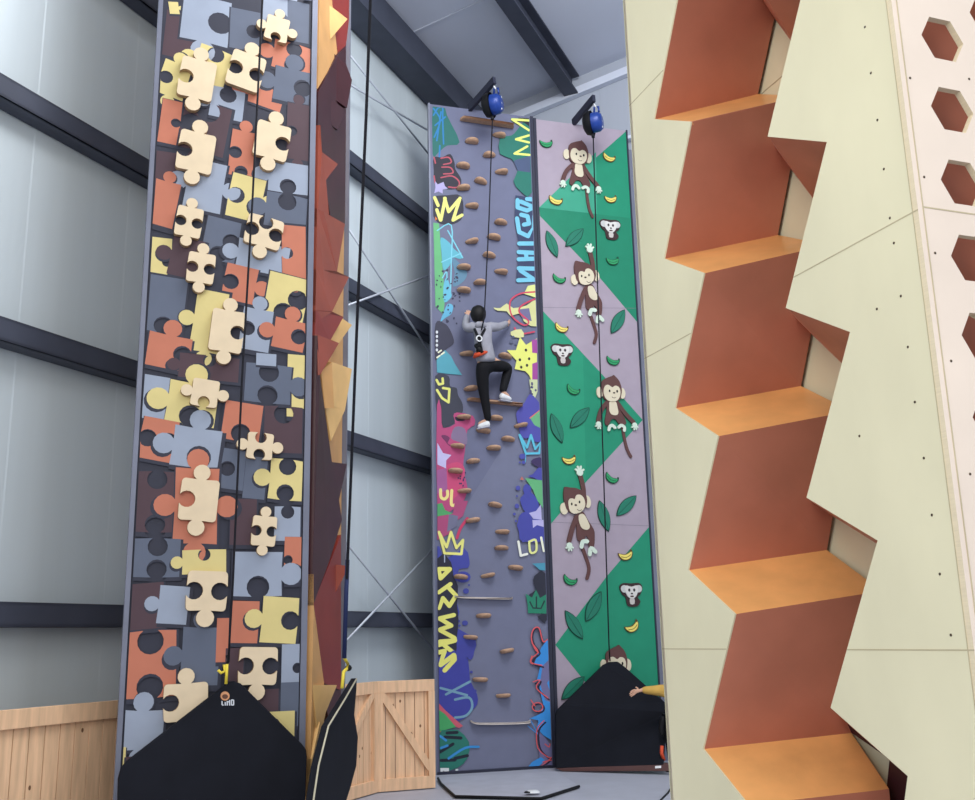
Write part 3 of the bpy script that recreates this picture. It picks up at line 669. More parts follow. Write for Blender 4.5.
# ================================================================== PLYWOOD TOWER (right)
pt = empty('plywood_climbing_tower', B.P(-2.8, 0), 'big pale plywood climbing tower with a stepped zigzag chimney and hexagon grips', 'climbing wall')
BX0, BX1 = -3.622, -2.045; BH = 8.3
DEP = .52       # depth of the chimney
def bf(x, y, o=0.0): a, z = B.az(x, y, o); return (a, z)
Lp = [(654, 119), (691, 121.5), (664, 258.5), (704, 273), (675, 408), (718, 436), (688, 570), (735, 614), (703, 749), (748, 805)]
Rp = [(798.5, 0), (767.5, 136.6), (826.8, 142), (785.7, 308), (850, 332), (806.5, 497.6), (877.5, 540.5), (830.5, 707.7), (907.7, 776)]
L_ = [bf(*q) for q in Lp]; R_ = [bf(*q) for q in Rp]
# pattern repeat (period of two vertices) above and below the picture
pz_ = L_[0][1] - L_[2][1]
up1 = [(L_[0][0] + .0, L_[0][1] + pz_ * (k + 1)) for k in range(8)]; up1b = [(L_[1][0], L_[1][1] + pz_ * (k + 1)) for k in range(8)]
Lfull = []
for k in range(6, -1, -1):
    if up1[k][1] < BH - .35: Lfull += [up1[k], up1b[k]]
nup = len(Lfull); Lfull += L_
z_ = L_[-1][1]; Lfull += [(L_[8][0], z_ - .5), (L_[9][0], z_ - .62)] if z_ > .8 else []
Rfull = []
dR = R_[1][1] - R_[3][1]
for k in range(6, -1, -1):
    q = (R_[1][0], R_[1][1] + dR * (k + 1)); q2 = (R_[2][0], R_[2][1] + dR * (k + 1))
    if q[1] < BH - .35: Rfull += [q, q2]
Rfull += R_[1:]
zb = min(Lfull[-1][1], .3)
Lfull.append((L_[8][0], .28)); Rfull.append((R_[7][0] + .0, .28))
zt = BH - .25
Ltop = (Lfull[0][0] + .1, zt); Rtop = (Rfull[0][0] + .06, zt)
leftpoly = [(BX0, 0), (BX0, BH), (-2.9, BH), Rtop[0:2] and (-2.9, zt), Ltop] + Lfull + [(-2.9, .28), (-2.9, 0)]
rightpoly = [(BX1 - .021, 0), (BX1 - .021, BH), (-2.9, BH), (-2.9, zt), Rtop] + Rfull + [(-2.9, .28), (-2.9, 0)]
TH = .006
for poly_, nm in ((leftpoly, 'left_front_board'), (rightpoly, 'right_front_board')):
    w = MB(); w.prism([B.P(a, z, 0) for a, z in poly_], [B.P(a, z, -TH) for a, z in poly_], M_ply, M_ply)
    o = w.build(nm, pt)
# horizontal joints and screws
def seamline(wall, a0, a1, z, name='board_joint', m=M_seam, t=.0035):
    w = MB(); w.box(wall.P((a0 + a1) / 2, z, .0002), (wall.u * (a1 - a0) / 2, wall.n * .0006, Vector((0, 0, t / 2))), m); return w.build(name, pt)
def edge_at(poly_, z):
    for i in range(len(poly_) - 1):
        (a1, z1), (a2, z2) = poly_[i], poly_[i + 1]
        if min(z1, z2) <= z <= max(z1, z2) and abs(z1 - z2) > 1e-6: return a1 + (a2 - a1) * (z - z1) / (z2 - z1)
    return -2.9
for z in (1.443, 2.614, 3.77, 4.94, 6.1, 7.27):
    seamline(B, BX0, edge_at(Lfull, z) - .002, z); seamline(B, edge_at(Rfull, z) + .002, BX1, z)
# inner chimney: back plane points seen inside, each on the plane DEP behind the front
def bk(x, y, o=-DEP): return B.px(x, y, o)
def quad(w, pts, m, th=.012):
    """a plate through the given world points, thickened away from the camera"""
    pts = [Vector(q) for q in pts]; nrm = Vector((0, 0, 0))
    for i in range(len(pts)):
        a_, b_ = pts[i], pts[(i + 1) % len(pts)]; nrm += Vector(((a_.y - b_.y) * (a_.z + b_.z), (a_.z - b_.z) * (a_.x + b_.x), (a_.x - b_.x) * (a_.y + b_.y)))
    nrm.normalize(); c = sum(pts, Vector()) / len(pts)
    if nrm.dot(CAM - c) > 0: nrm = -nrm
    w.prism(pts, [q + nrm * th for q in pts], m)
Lb_px = [(758, 94), (804, 96), (778, 235), (828, 245), (801, 386), (851, 411), (827, 550), (882, 591), (851.5, 733), (889, 786)]
Lf3 = [B.P(a, z, -TH) for a, z in L_]; Lb3 = [bk(*q) for q in Lb_px]
pa, pb_, pc_ = Lf3[8], Lb3[8], Lf3[9]; pn_ = (pb_ - pa).cross(pc_ - pa); dr_ = ray(889, 789); Lb3[9] = CAM + dr_ * ((pa - CAM).dot(pn_) / dr_.dot(pn_))
# extend upward by the same period
dzb = Lb3[0] - Lb3[2]
upf = []; upb = []
for k in range(8, 0, -1):
    for j in (0, 1):
        f_ = Lf3[j] + Vector((0, 0, pz_ * k)) ; b_ = Lb3[j] + Vector((0, 0, dzb.z * k * 1.0))
        if f_.z < zt - .1: upf.append(f_); upb.append(b_)
F3 = upf + Lf3; B3 = upb + Lb3
for i in range(len(F3) - 1):
    ledge = ((i - len(upf)) % 2 == 0)
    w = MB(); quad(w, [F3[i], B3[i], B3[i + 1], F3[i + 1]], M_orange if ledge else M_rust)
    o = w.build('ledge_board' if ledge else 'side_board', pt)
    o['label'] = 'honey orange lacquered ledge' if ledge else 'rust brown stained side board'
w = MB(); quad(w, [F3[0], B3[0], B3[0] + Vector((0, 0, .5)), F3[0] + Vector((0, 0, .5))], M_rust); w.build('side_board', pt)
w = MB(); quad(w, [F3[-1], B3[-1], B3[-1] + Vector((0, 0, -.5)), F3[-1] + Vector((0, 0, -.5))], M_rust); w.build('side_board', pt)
# back board
w = MB(); w.box(B.P(-2.84, 4.1, -DEP - .03), (B.u * .76, B.n * .012, Vector((0, 0, 4.1))), M_plyin); w.build('back_board', pt)['label'] = 'pale inner back board'
for z in (2.62, 3.77, 4.94):
    w = MB(); w.box(B.P(-2.84, z + .03, -DEP - .017), (B.u * .76, B.n * .001, Vector((0, 0, .002))), M_seam); w.build('back_board_joint', pt)
# undersides over each step on the right
und = [((798.5, 0), (740, -6), (775, 16), (801, 54)), ]
for i in (1, 3, 5, 7):
    w1, w2 = Rp[i], Rp[i + 1]
    if i == 1: b1, b2 = (776, 149), (826, 216)
    elif i == 3: b1, b2 = (797, 320), (862, 383)
    elif i == 5: b1, b2 = (812, 503), (885, 549)
    else: b1, b2 = (839, 716), (912, 780)
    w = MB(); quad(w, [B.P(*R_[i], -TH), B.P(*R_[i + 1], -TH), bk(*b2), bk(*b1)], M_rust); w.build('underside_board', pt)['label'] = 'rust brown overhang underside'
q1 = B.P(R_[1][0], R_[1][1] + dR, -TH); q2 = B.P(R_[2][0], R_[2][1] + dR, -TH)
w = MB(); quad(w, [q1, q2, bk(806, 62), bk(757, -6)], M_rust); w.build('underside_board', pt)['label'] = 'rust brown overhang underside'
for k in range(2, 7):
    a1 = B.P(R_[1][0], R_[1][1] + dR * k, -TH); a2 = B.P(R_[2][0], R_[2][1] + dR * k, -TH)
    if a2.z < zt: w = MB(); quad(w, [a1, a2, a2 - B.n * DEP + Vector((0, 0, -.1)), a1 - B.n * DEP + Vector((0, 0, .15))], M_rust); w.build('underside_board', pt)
# right side returns behind the zigzag: shaded plywood
for i in (4, 6):
    w = MB()
    f1 = B.P(R_[i][0] + .03, R_[i][1] - .02, -TH); f2 = B.P(R_[i + 1][0] + .03, R_[i + 1][1] + .02, -TH)
    g1 = f1 - B.n * (DEP - .03) + B.u * .22 + Vector((0, 0, .10)); g2 = f2 - B.n * (DEP - .03) + B.u * .22 + Vector((0, 0, .14))
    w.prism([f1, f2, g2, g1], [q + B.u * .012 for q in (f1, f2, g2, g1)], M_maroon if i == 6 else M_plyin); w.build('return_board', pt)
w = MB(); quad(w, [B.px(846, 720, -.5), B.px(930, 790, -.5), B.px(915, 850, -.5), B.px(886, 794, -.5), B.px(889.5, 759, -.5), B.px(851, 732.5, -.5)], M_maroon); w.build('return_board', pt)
# second face with hexagon holes
H = Wall(B.P(BX1, 0, 0), 19.8)
hx = [(943, 39.5), (953, 110), (963, 184), (971.5, 258.5)]
ha = [H.az(*q) for q in hx]
sp = (ha[0][1] - ha[3][1]) / 3; a_c = sum(q[0] for q in ha) / 4; z_c = ha[3][1]
HR = sp * .34
HWID = 1.35
holes = []
for cI in range(0, 4):
    for rI in range(-4, 12):
        z = z_c + sp * rI + (sp / 2 if cI % 2 else 0); aa = a_c + cI * sp * .866
        if .35 < z < BH - .3 and aa + HR < HWID - .05: holes.append((aa, z))
outer = [(0, 0), (HWID, 0), (HWID, BH), (0, BH)]
def hexp(c, r): return [(c[0] + r * cos(pi / 3 * k), c[1] + r * sin(pi / 3 * k)) for k in range(6)]
w = MB()
loops = [[Vector((q[0], q[1], 0)) for q in outer]] + [[Vector((q[0], q[1], 0)) for q in hexp(h_, HR)] for h_ in holes]
flat = [q for lp in loops for q in lp]; tr = tessellate_polygon(loops)
w.raw([H.P(q.x, q.y, 0) for q in flat], [tuple(t) for t in tr], M_plyw); w.raw([H.P(q.x, q.y, -.02) for q in flat], [tuple(t) for t in tr], M_plyw)
for lp in loops:
    for i in range(len(lp)):
        q, r_ = lp[i], lp[(i + 1) % len(lp)]
        w.raw([H.P(q.x, q.y, 0), H.P(r_.x, r_.y, 0), H.P(r_.x, r_.y, -.02), H.P(q.x, q.y, -.02)], [(0, 1, 2, 3)], M_edge)
w.flatpaint = True
o = w.build('hexagon_front_board', pt); o['label'] = 'pinkish white plywood face with hexagon holes'
w = MB(); w.box(H.P(HWID / 2 + .02, BH / 2, -.17), (H.u * (HWID / 2 - .03), H.n * .01, Vector((0, 0, BH / 2 - .01))), M_rust); w.build('hexagon_backing_board', pt)['label'] = 'rust brown board behind the hexagon holes'
w = MB(); w.box(H.P(.018, BH / 2, .001), (H.u * .0015, H.n * .0008, Vector((0, 0, BH / 2))), M_seam); w.build('corner_joint', pt)
w = MB(); w.box(B.P(BX1 - .02, BH / 2, .0004), (B.u * .0015, B.n * .0006, Vector((0, 0, BH / 2))), M_seam); w.build('corner_joint', pt)
for z in (.9, 2.614, 3.77 + .6):
    w = MB(); w.box(H.P(HWID / 2, z + .01, .0004), (H.u * (HWID / 2 - .02), H.n * .0006, Vector((0, 0, .002))), M_seam); w.build('board_joint', pt)
# top, far side, hidden side
w = MB(); w.box(B.P(-2.83, BH + .011, -.65), (B.u * .785, B.n * .65, Vector((0, 0, .01))), M_ply); w.build('top_board', pt)
w = MB(); w.box(B.P(BX0 + .012, BH / 2, -.66), (B.u * .01, B.n * .66, Vector((0, 0, BH / 2))), M_plyw); w.build('far_side_board', pt)
# screws
def screw(wall, x, y):
    w = MB(); P0 = wall.px(x, y, 0); w.lathe(P0, wall.n, [(0.0, .0015), (.0035, .0015), (.004, .0002)], M_screw, 8); w.build('screw', pt)
for x, y in ((865, 27), (871, 73), (877.5, 120), (884, 169), (890, 218), (894, 243), (901, 296), (877, 309), (908, 347), (915, 402), (924, 458), (932, 515), (951, 635), (940, 574), (859.5, 436)): screw(B, x, y)
for x, y in ((910, 78), (969, 79), (924, 177), (935, 253), (951, 361), (970, 474)): screw(H, x, y)

# ================================================================== GRAFFITI WALL HOLDS
hold_mesh = {}
def ledge_mesh(w_, d_, h_, skew):
    key = (w_, d_, h_, skew)
    if key in hold_mesh: return hold_mesh[key]
    m = MB(); n = 18; rings = []
    for (sc_, z) in ((.55, -h_ * .5), (.86, -h_ * .38), (1.0, -.0), (.97, h_ * .3), (.84, h_ * .45), (0.0, h_ * .5)):
        r = []
        for k in range(n + 1):
            t = pi * k / n; x = cos(t); y = sin(t)
            xx = w_ / 2 * x * (1 if sc_ else 0) * (.9 + .1 * sc_) * max(sc_, .02); yy = d_ * (y ** .8) * sc_ * (1 + skew * x)
            r.append((xx, -yy, z))
        rings.append(r)
    V = [q for r in rings for q in r]; F = []
    for i in range(len(rings) - 1):
        for k in range(n): F.append((i * (n + 1) + k, i * (n + 1) + k + 1, (i + 1) * (n + 1) + k + 1, (i + 1) * (n + 1) + k))
        F.append((i * (n + 1) + n, i * (n + 1), (i + 1) * (n + 1), (i + 1) * (n + 1) + n))
    F.append(tuple(range(n + 1))); F.append(tuple((len(rings) - 1) * (n + 1) + k for k in range(n + 1)))
    m.raw(V, F, M_hold, True)
    o = m.build('climbing_hold', None, (0, 0, 0)); me = o.data; bpy.data.objects.remove(o)
    hold_mesh[key] = me; return me
holds = [(472.4, 141, 'l'), (499.6, 135, 'c'), (490, 154.6, 'c'), (463.6, 165.6, 'l'), (502, 171.6, 'r'), (481.4, 181, 'c'), (464, 187.6, 'l'), (472.4, 205.6, 'l'), (501.6, 222, 'r'),
 (494.4, 237, 'c'), (472.4, 241, 'l'), (490, 255, 'c'), (464.4, 267, 'l'), (501.6, 271.6, 'r'), (481, 282, 'c'), (464.4, 290, 'l'), (467, 353.6, 'l'), (506, 356, 'r'),
 (471.6, 388.4, 'l'), (464.4, 417, 'l'), (497, 418, 'c'), (484, 430.6, 'c'), (521.6, 425.4, 'r'), (509, 439, 'r'), (494.4, 448, 'c'), (458, 446, 'l'), (474, 461, 'c'), (456, 471, 'l'),
 (465, 491, 'l'), (496, 505, 'c'), (473.6, 520.4, 'l'), (503, 532, 'r'), (502.4, 548, 'r'), (516.4, 568, 'r'), (488.6, 575.6, 'c'), (461.6, 577, 'l'), (484.4, 616, 'c'), (471, 637.6, 'l'), (508, 651, 'r'), (481, 680, 'l'), (504, 696, 'r')]
ORD = ['first', 'second', 'third', 'fourth', 'fifth', 'sixth', 'seventh', 'eighth', 'ninth', 'tenth', 'eleventh', 'twelfth', 'thirteenth', 'fourteenth', 'fifteenth', 'sixteenth', 'seventeenth']
cnt = {'l': 0, 'c': 0, 'r': 0}; SIDE = {'l': 'left-hand', 'c': 'middle', 'r': 'right-hand'}
near = [(150, 'near the very top'), (230, 'high up among the graffiti letters'), (300, 'above the climber'), (360, 'level with the climber'), (430, 'around the feet of the climber'), (480, 'just below the climber'), (540, 'in the lower middle of the wall'), (600, 'above the long thin rail'), (800, 'near the bottom of the wall')]
for i, (x, y, s_) in enumerate(holds):
    shape = [(.185, .115, .05, .0), (.175, .105, .045, .35), (.18, .105, .05, -.35)][i % 3]
    o = bpy.data.objects.new('climbing_hold', ledge_mesh(*shape)); col.objects.link(o)
    pos = G.px(x, y, .05); r_ = pos - G.O; o.location = G.P(r_.dot(G.u), r_.z, .0035)
    o.rotation_euler = (radians(-6), radians([0, 8, -8, 4][i % 4]), G.yaw)
    cnt[s_] += 1; nr = [t for lim, t in near if y < lim][0]
    tag(o, 'small brown wooden hold, %s from the top among the %s holds of the graffiti wall' % (ORD[cnt[s_] - 1], SIDE[s_]), 'climbing hold', 'small wooden holds on the graffiti wall')
def rail(x0, y0, x1, y1, dep, h, label, thin=False, m=M_hold, curl=0):
    a0, z0 = G.az(x0, y0, dep / 2); a1, z1 = G.az(x1, y1, dep / 2); pts = []
    w = MB()
    base = [(a0, z0), (a0 + (a1 - a0) * .15, z0 + (z1 - z0) * .15 - curl), (a1 - (a1 - a0) * .12, z1 - (z1 - z0) * .12 - curl), (a1, z1)]
    base = smooth_open(base, 5)
    top = [(a, z + h / 2) for a, z in base]; bot = [(a, z - h / 2) for a, z in base]
    o2 = top + bot[::-1]
    n_ = len(base)
    def dd(i): t = i / (n_ - 1); return dep * (.25 + .75 * min(1, 4 * min(t, 1 - t) + .1))
    fr = [G.P(a, z, dd(i if i < n_ else 2 * n_ - 1 - i)) for i, (a, z) in enumerate(o2)]
    w.prism(fr, [G.P(a, z, .0035) for a, z in o2], m)
    return tag(w.build('ledge_rail', bevel=.004), label, 'climbing hold', 'long wooden rails on the graffiti wall')
rail(461, 118, 514, 126, .10, .035, 'long wooden rail right under the top of the graffiti wall')
rail(468, 399, 523, 405, .10, .03, 'long wooden rail under the climber\'s raised right shoe')
rail(455, 596, 513, 597.5, .07, .02, 'long thin pale rail in the lower middle beside the yellow lettering', m=M_pale, curl=.015)
rail(471, 721, 531, 720, .08, .02, 'long thin pale rail lowest on the graffiti wall, ends turned up', m=M_pale, curl=.03)

# ================================================================== MONKEY WALL FIGURES
def plaque_poly(w, pts, o0, o1, c, sx, sm=3):
    """pts local (x right, y down, in pixels) -> solid at local metres"""
    if sm: pts = smooth_closed(pts, sm)
    m = paint(*c)
    return w.prism([(x * sx, -o1, -y * sx) for x, y in pts], [(x * sx, -o0, -y * sx) for x, y in pts], m)
def child_mesh(name, parent, fn):
    w = MB(); fn(w)
    me_o = w.build(name, None, (0, 0, 0)); me_o.parent = parent; return me_o
def copy_tree(o, parent=None):
    c = o.copy(); col.objects.link(c); c.parent = parent
    for ch in list(o.children): copy_tree(ch, c)
    return c
DK = (58, 40, 42)
def make_monkey(pose, label):
    t = empty('monkey_plaque', (0, 0, 0), label, 'monkey figure', 'cut-out wooden monkeys on the jungle wall')
    if pose == 'sit': sc_, cx, cy = 6.4, 430, 250
    else: sc_, cx, cy = 5.93, 178, 280
    S = .0128 / sc_
    def L(pts): return [(x - cx, y - cy) for x, y in pts]
    def strip(pts, w_): return L(strip_outline(smooth_open(pts, 4), w_))
    def part(name, lst, par=None):
        def fn(w):
            for pts, o0, o1, c, sm in lst: plaque_poly(w, pts, o0, o1, c, S, sm)
        return child_mesh(name, par or t, fn)
    def hand(x, y, ang, r=20):
        o = []
        for da, ll, ww in ((-.9, 1.25, .5), (-.3, 1.5, .5), (.25, 1.5, .5), (.95, 1.2, .5)):
            o.append((L(strip_outline([(x, y), (x + cos(ang + da) * r * ll, y + sin(ang + da) * r * ll)], r * ww)), .004, .030 + .0003 * len(o), C_MINT, 0))
        o.append((L(ellipse(x, y, r * .85, r * .8, 12)), .004, .032, C_MINT, 0)); return o
    if pose == 'sit':
        part('tail', [(strip([(492, 465), (500, 530), (515, 600), (538, 648)], 19), .004, .018, C_MONK, 0)])
        part('body', [(L([(392, 285), (462, 285), (480, 350), (508, 400), (515, 440), (470, 442), (445, 412), (415, 415), (395, 450), (375, 448), (372, 420), (388, 350)]), .004, .022, C_MONK, 3)])
        part('belly', [(L([(410, 297), (450, 295), (462, 340), (465, 370), (450, 385), (420, 382), (405, 360), (405, 330)]), .0225, .028, C_CREAM, 3)])
        for q in ([(395, 302), (350, 355), (325, 425)], [(462, 302), (515, 372), (568, 425)]): part('arm', [(strip(q, 27), .004, .0265, C_MONK, 0)])
        part('hand', hand(325, 446, 1.5)); part('hand', hand(574, 444, 1.5))
        part('foot', [(strip([(393, 482), (400, 462), (418, 452), (436, 466)], 20), .0225, .031, C_MINT, 0)]); part('foot', [(strip([(462, 462), (480, 450), (500, 460), (500, 482)], 20), .0225, .031, C_MINT, 0)])
        hh = part('head', [(L([(362, 170), (395, 145), (437, 128), (445, 122), (458, 132), (482, 160), (496, 205), (492, 250), (470, 288), (380, 288), (360, 235)]), .004, .032, C_MONK, 3)])
        part('ear', [(L(ellipse(345, 240, 22, 36)), .004, .027, C_CREAM, 0)], hh); part('ear', [(L(ellipse(500, 240, 22, 36)), .004, .027, C_CREAM, 0)], hh)
        f_ = [(L([(370, 225), (382, 197), (405, 190), (430, 205), (450, 193), (474, 200), (485, 225), (480, 262), (458, 290), (425, 298), (392, 290), (372, 262)]), .0325, .038, C_CREAM, 3)]
        part('face', f_, hh)
        part('eye', [(L(ellipse(410, 230, 6, 9)), .0382, .040, (24, 22, 24), 0)], hh); part('eye', [(L(ellipse(462, 230, 6, 9)), .0382, .040, (24, 22, 24), 0)], hh)
        part('nose', [(L(ellipse(440, 241, 8, 5)), .0382, .041, DK, 0)], hh); part('mouth', [(strip([(424, 268), (436, 275), (450, 270)], 3), .0382, .0395, DK, 0)], hh)
    else:
        part('tail', [(strip([(203, 515), (226, 580), (245, 650), (230, 706)], 19), .004, .018, C_MONK, 0)])
        part('body', [(L([(185, 340), (225, 335), (250, 380), (282, 430), (287, 470), (278, 530), (250, 532), (245, 482), (230, 470), (218, 502), (182, 492), (178, 430)]), .004, .022, C_MONK, 3)])
        part('belly', [(L([(195, 352), (225, 347), (250, 390), (258, 420), (240, 435), (210, 425), (195, 390)]), .0225, .028, C_CREAM, 3)])
        part('arm', [(strip([(232, 250), (229, 190), (216, 130)], 27), .004, .0265, C_MONK, 0)]); part('arm', [(strip([(182, 362), (152, 430), (130, 498)], 27), .004, .0265, C_MONK, 0)])
        part('hand', hand(212, 108, -1.6, 24)); part('hand', hand(130, 522, 1.5, 20))
        part('foot', [(strip([(202, 530), (212, 502), (238, 500)], 24), .0225, .031, C_MINT, 0)]); part('foot', [(strip([(250, 572), (260, 538), (285, 558)], 24), .0225, .031, C_MINT, 0)])
        hh = part('head', [(L([(112, 200), (120, 192), (150, 196), (190, 200), (235, 225), (248, 262), (235, 310), (180, 342), (130, 330), (112, 290), (106, 240)]), .004, .032, C_MONK, 3)])
        part('ear', [(L(ellipse(108, 316, 24, 34)), .004, .027, C_CREAM, 0)], hh); part('ear', [(L(ellipse(252, 275, 20, 36, 16, -.1)), .004, .027, C_CREAM, 0)], hh)
        part('face', [(L([(132, 285), (140, 262), (158, 258), (172, 262), (182, 240), (205, 236), (226, 252), (235, 285), (228, 312), (205, 335), (168, 345), (140, 330)]), .0325, .038, C_CREAM, 3)], hh)
        part('eye', [(L(ellipse(152, 290, 5, 8)), .0382, .040, (24, 22, 24), 0)], hh); part('eye', [(L(ellipse(200, 278, 5, 8)), .0382, .040, (24, 22, 24), 0)], hh)
        part('nose', [(L(ellipse(176, 296, 8, 5)), .0382, .041, DK, 0)], hh); part('mouth', [(strip([(184, 320), (196, 328), (210, 322)], 3), .0382, .0395, DK, 0)], hh)
    return t
def on_wall(o, x, y, off=.0, tilt=0, s=1.0):
    q = G.px(x, y, .02) - G.O; o.location = G.P(q.dot(G.u), q.z, off); o.rotation_euler = (0, tilt, G.yaw); o.scale = (s, s, s)
sit = make_monkey('sit', 'brown cut-out monkey sitting with both arms down, top of the jungle wall')
hang = make_monkey('hang', 'brown cut-out monkey reaching one arm up, the higher of the two that hang')
s2 = copy_tree(sit); s2['label'] = 'brown cut-out monkey sitting with both arms down, at mid height by the right edge'
s3 = copy_tree(sit); s3['label'] = 'brown cut-out monkey whose head just shows above the black mat'
h2 = copy_tree(hang); h2['label'] = 'brown cut-out monkey reaching one arm up, the lower of the two that hang'
on_wall(sit, 578.5, 158, .003, radians(4), 1.04); on_wall(s2, 612, 394.5, .003, 0, 1.02); on_wall(s3, 617, 667, .003, 0, 1.02)
on_wall(hang, 585, 275.5, .003, radians(1.5), 1.0); on_wall(h2, 575.3, 502.5, .003, 0, 1.02)
# small white-faced monkey plaques
def make_koala():
    t = empty('small_monkey_plaque', (0, 0, 0)); S = .0128 / 5
    def part(name, lst, par=None):
        def fn(w):
            for pts, o0, o1, c, sm in lst: plaque_poly(w, pts, o0, o1, c, S, sm)
        return child_mesh(name, par or t, fn)
    part('backing', [([(-62, -30), (-40, -48), (0, -46), (42, -48), (60, -28), (48, 5), (32, 20), (45, 40), (30, 62), (0, 66), (-25, 58), (-32, 20), (-50, 5)], .004, .016, DK, 3)])
    part('ear', [(ellipse(-38, -20, 18, 18), .0165, .024, (196, 198, 196), 0)]); part('ear', [(ellipse(38, -20, 18, 18), .0165, .024, (196, 198, 196), 0)])
    fc = part('face', [([(-30, -36), (0, -30), (30, -36), (34, -10), (20, 18), (0, 26), (-20, 18), (-34, -10)], .0165, .028, (212, 210, 206), 3)])
    part('eye', [(ellipse(-13, -14, 6, 8, 10), .0285, .030, (60, 52, 56), 0)], fc); part('eye', [(ellipse(13, -14, 6, 8, 10), .0285, .030, (60, 52, 56), 0)], fc)
    part('nose', [(ellipse(0, 3, 6, 4, 8), .0285, .031, (40, 34, 38), 0)], fc)
    part('mouth', [(ellipse(0, 16, 10, 4, 10), .0285, .030, (70, 40, 44), 0)], fc)
    part('chest', [([(-10, 24), (12, 24), (12, 52), (-10, 52)], .0165, .022, (196, 190, 186), 2)])
    return tag(t, 'x', 'monkey figure', 'small white-faced monkey heads on the jungle wall')
k1 = make_koala()
for i, (x, y, lab) in enumerate([(610.5, 228, 'small white-faced monkey plaque high up on the right, below two yellow bananas'), (562.5, 353, 'small white-faced monkey plaque on the left, below a yellow banana'), (631.5, 593, 'small white-faced monkey plaque low on the right, between two yellow bananas')]):
    o = k1 if i == 0 else copy_tree(k1); o['label'] = lab; on_wall(o, x, y, .003)
# bananas
def make_banana(colr, dark):
    t = empty('banana_plaque', (0, 0, 0)); S = .0128
    def part(name, pts, o0, o1, c, sm=3):
        return child_mesh(name, t, lambda w: plaque_poly(w, pts, o0, o1, c, S, sm))
    part('backing', [(-7.2, -3.8), (-5, -2.7), (0, -1.3), (5, -2.7), (7, -4), (7.2, -.6), (4.7, 3.3), (0, 4.6), (-4.7, 3.3), (-7.2, -.6)], .004, .014, dark)
    part('skin', [(-6.6, -3), (-4.5, -1.9), (0, -.7), (4.5, -1.9), (6.4, -3.2), (6.3, -.6), (4.2, 2.5), (0, 3.8), (-4.2, 2.5), (-6.5, -.8)], .0145, .022, colr)
    part('ridge', strip_outline([(-5, .2), (-2.5, 1.3), (0, 1.8), (2.5, 1.2), (5, .1)], .5), .0225, .0235, dark, 0)
    part('stalk', [(5, -4.2), (6.6, -4.6), (6.9, -2.6), (5.6, -2)], .0145, .024, dark, 0)
    return t
YB = (232, 214, 110); YD = (96, 70, 36); GB = (46, 152, 96); GD = (22, 72, 54)
by = make_banana(YB, YD); bg = make_banana(GB, GD)
bl = [(609, 157.6, -18, 'y', 'yellow banana plaque highest on the right, next to the first monkey', 1), (555.6, 200.5, -14, 'y', 'yellow banana plaque under the left hand of the top monkey', 1.05), (611, 199, 6, 'y', 'yellow banana plaque right of the tail of the top monkey', .95),
 (561.4, 328, -20, 'y', 'yellow banana plaque just above the left small white-faced monkey', 1), (569.4, 460, 8, 'y', 'yellow banana plaque over the raised hand of the lower hanging monkey', 1), (626, 555.5, 12, 'y', 'yellow banana plaque directly above the lowest white-faced monkey', 1.05), (632.6, 627, 26, 'y', 'lowest yellow banana plaque on the right edge above the mat', 1.05),
 (546.4, 143.6, 4, 'g', 'green banana plaque near the top left corner of the jungle wall', 1), (613, 261, 6, 'g', 'faint green banana plaque on green, below the first white-faced monkey', 1), (559, 279, -18, 'g', 'green banana plaque left of the upper hanging monkey', 1), (613, 361, -14, 'g', 'green banana plaque directly above the head of the sitting monkey at mid height', 1),
 (573, 390, -26, 'g', 'green banana plaque on green, below the left white-faced monkey', 1), (611.6, 478.4, -28, 'g', 'green banana plaque beside the rope under the mid-height sitting monkey', 1), (570, 580.4, -22, 'g', 'green banana plaque lowest on the left, under the lower hanging monkey', 1)]
used = set()
for x, y, ang, kind, lab, s_ in bl:
    src = by if kind == 'y' else bg
    o = src if kind not in used else copy_tree(src); used.add(kind)
    tag(o, lab, 'banana figure', ('yellow' if kind == 'y' else 'green') + ' banana plaques on the jungle wall'); on_wall(o, x, y, .003, radians(-ang), s_)
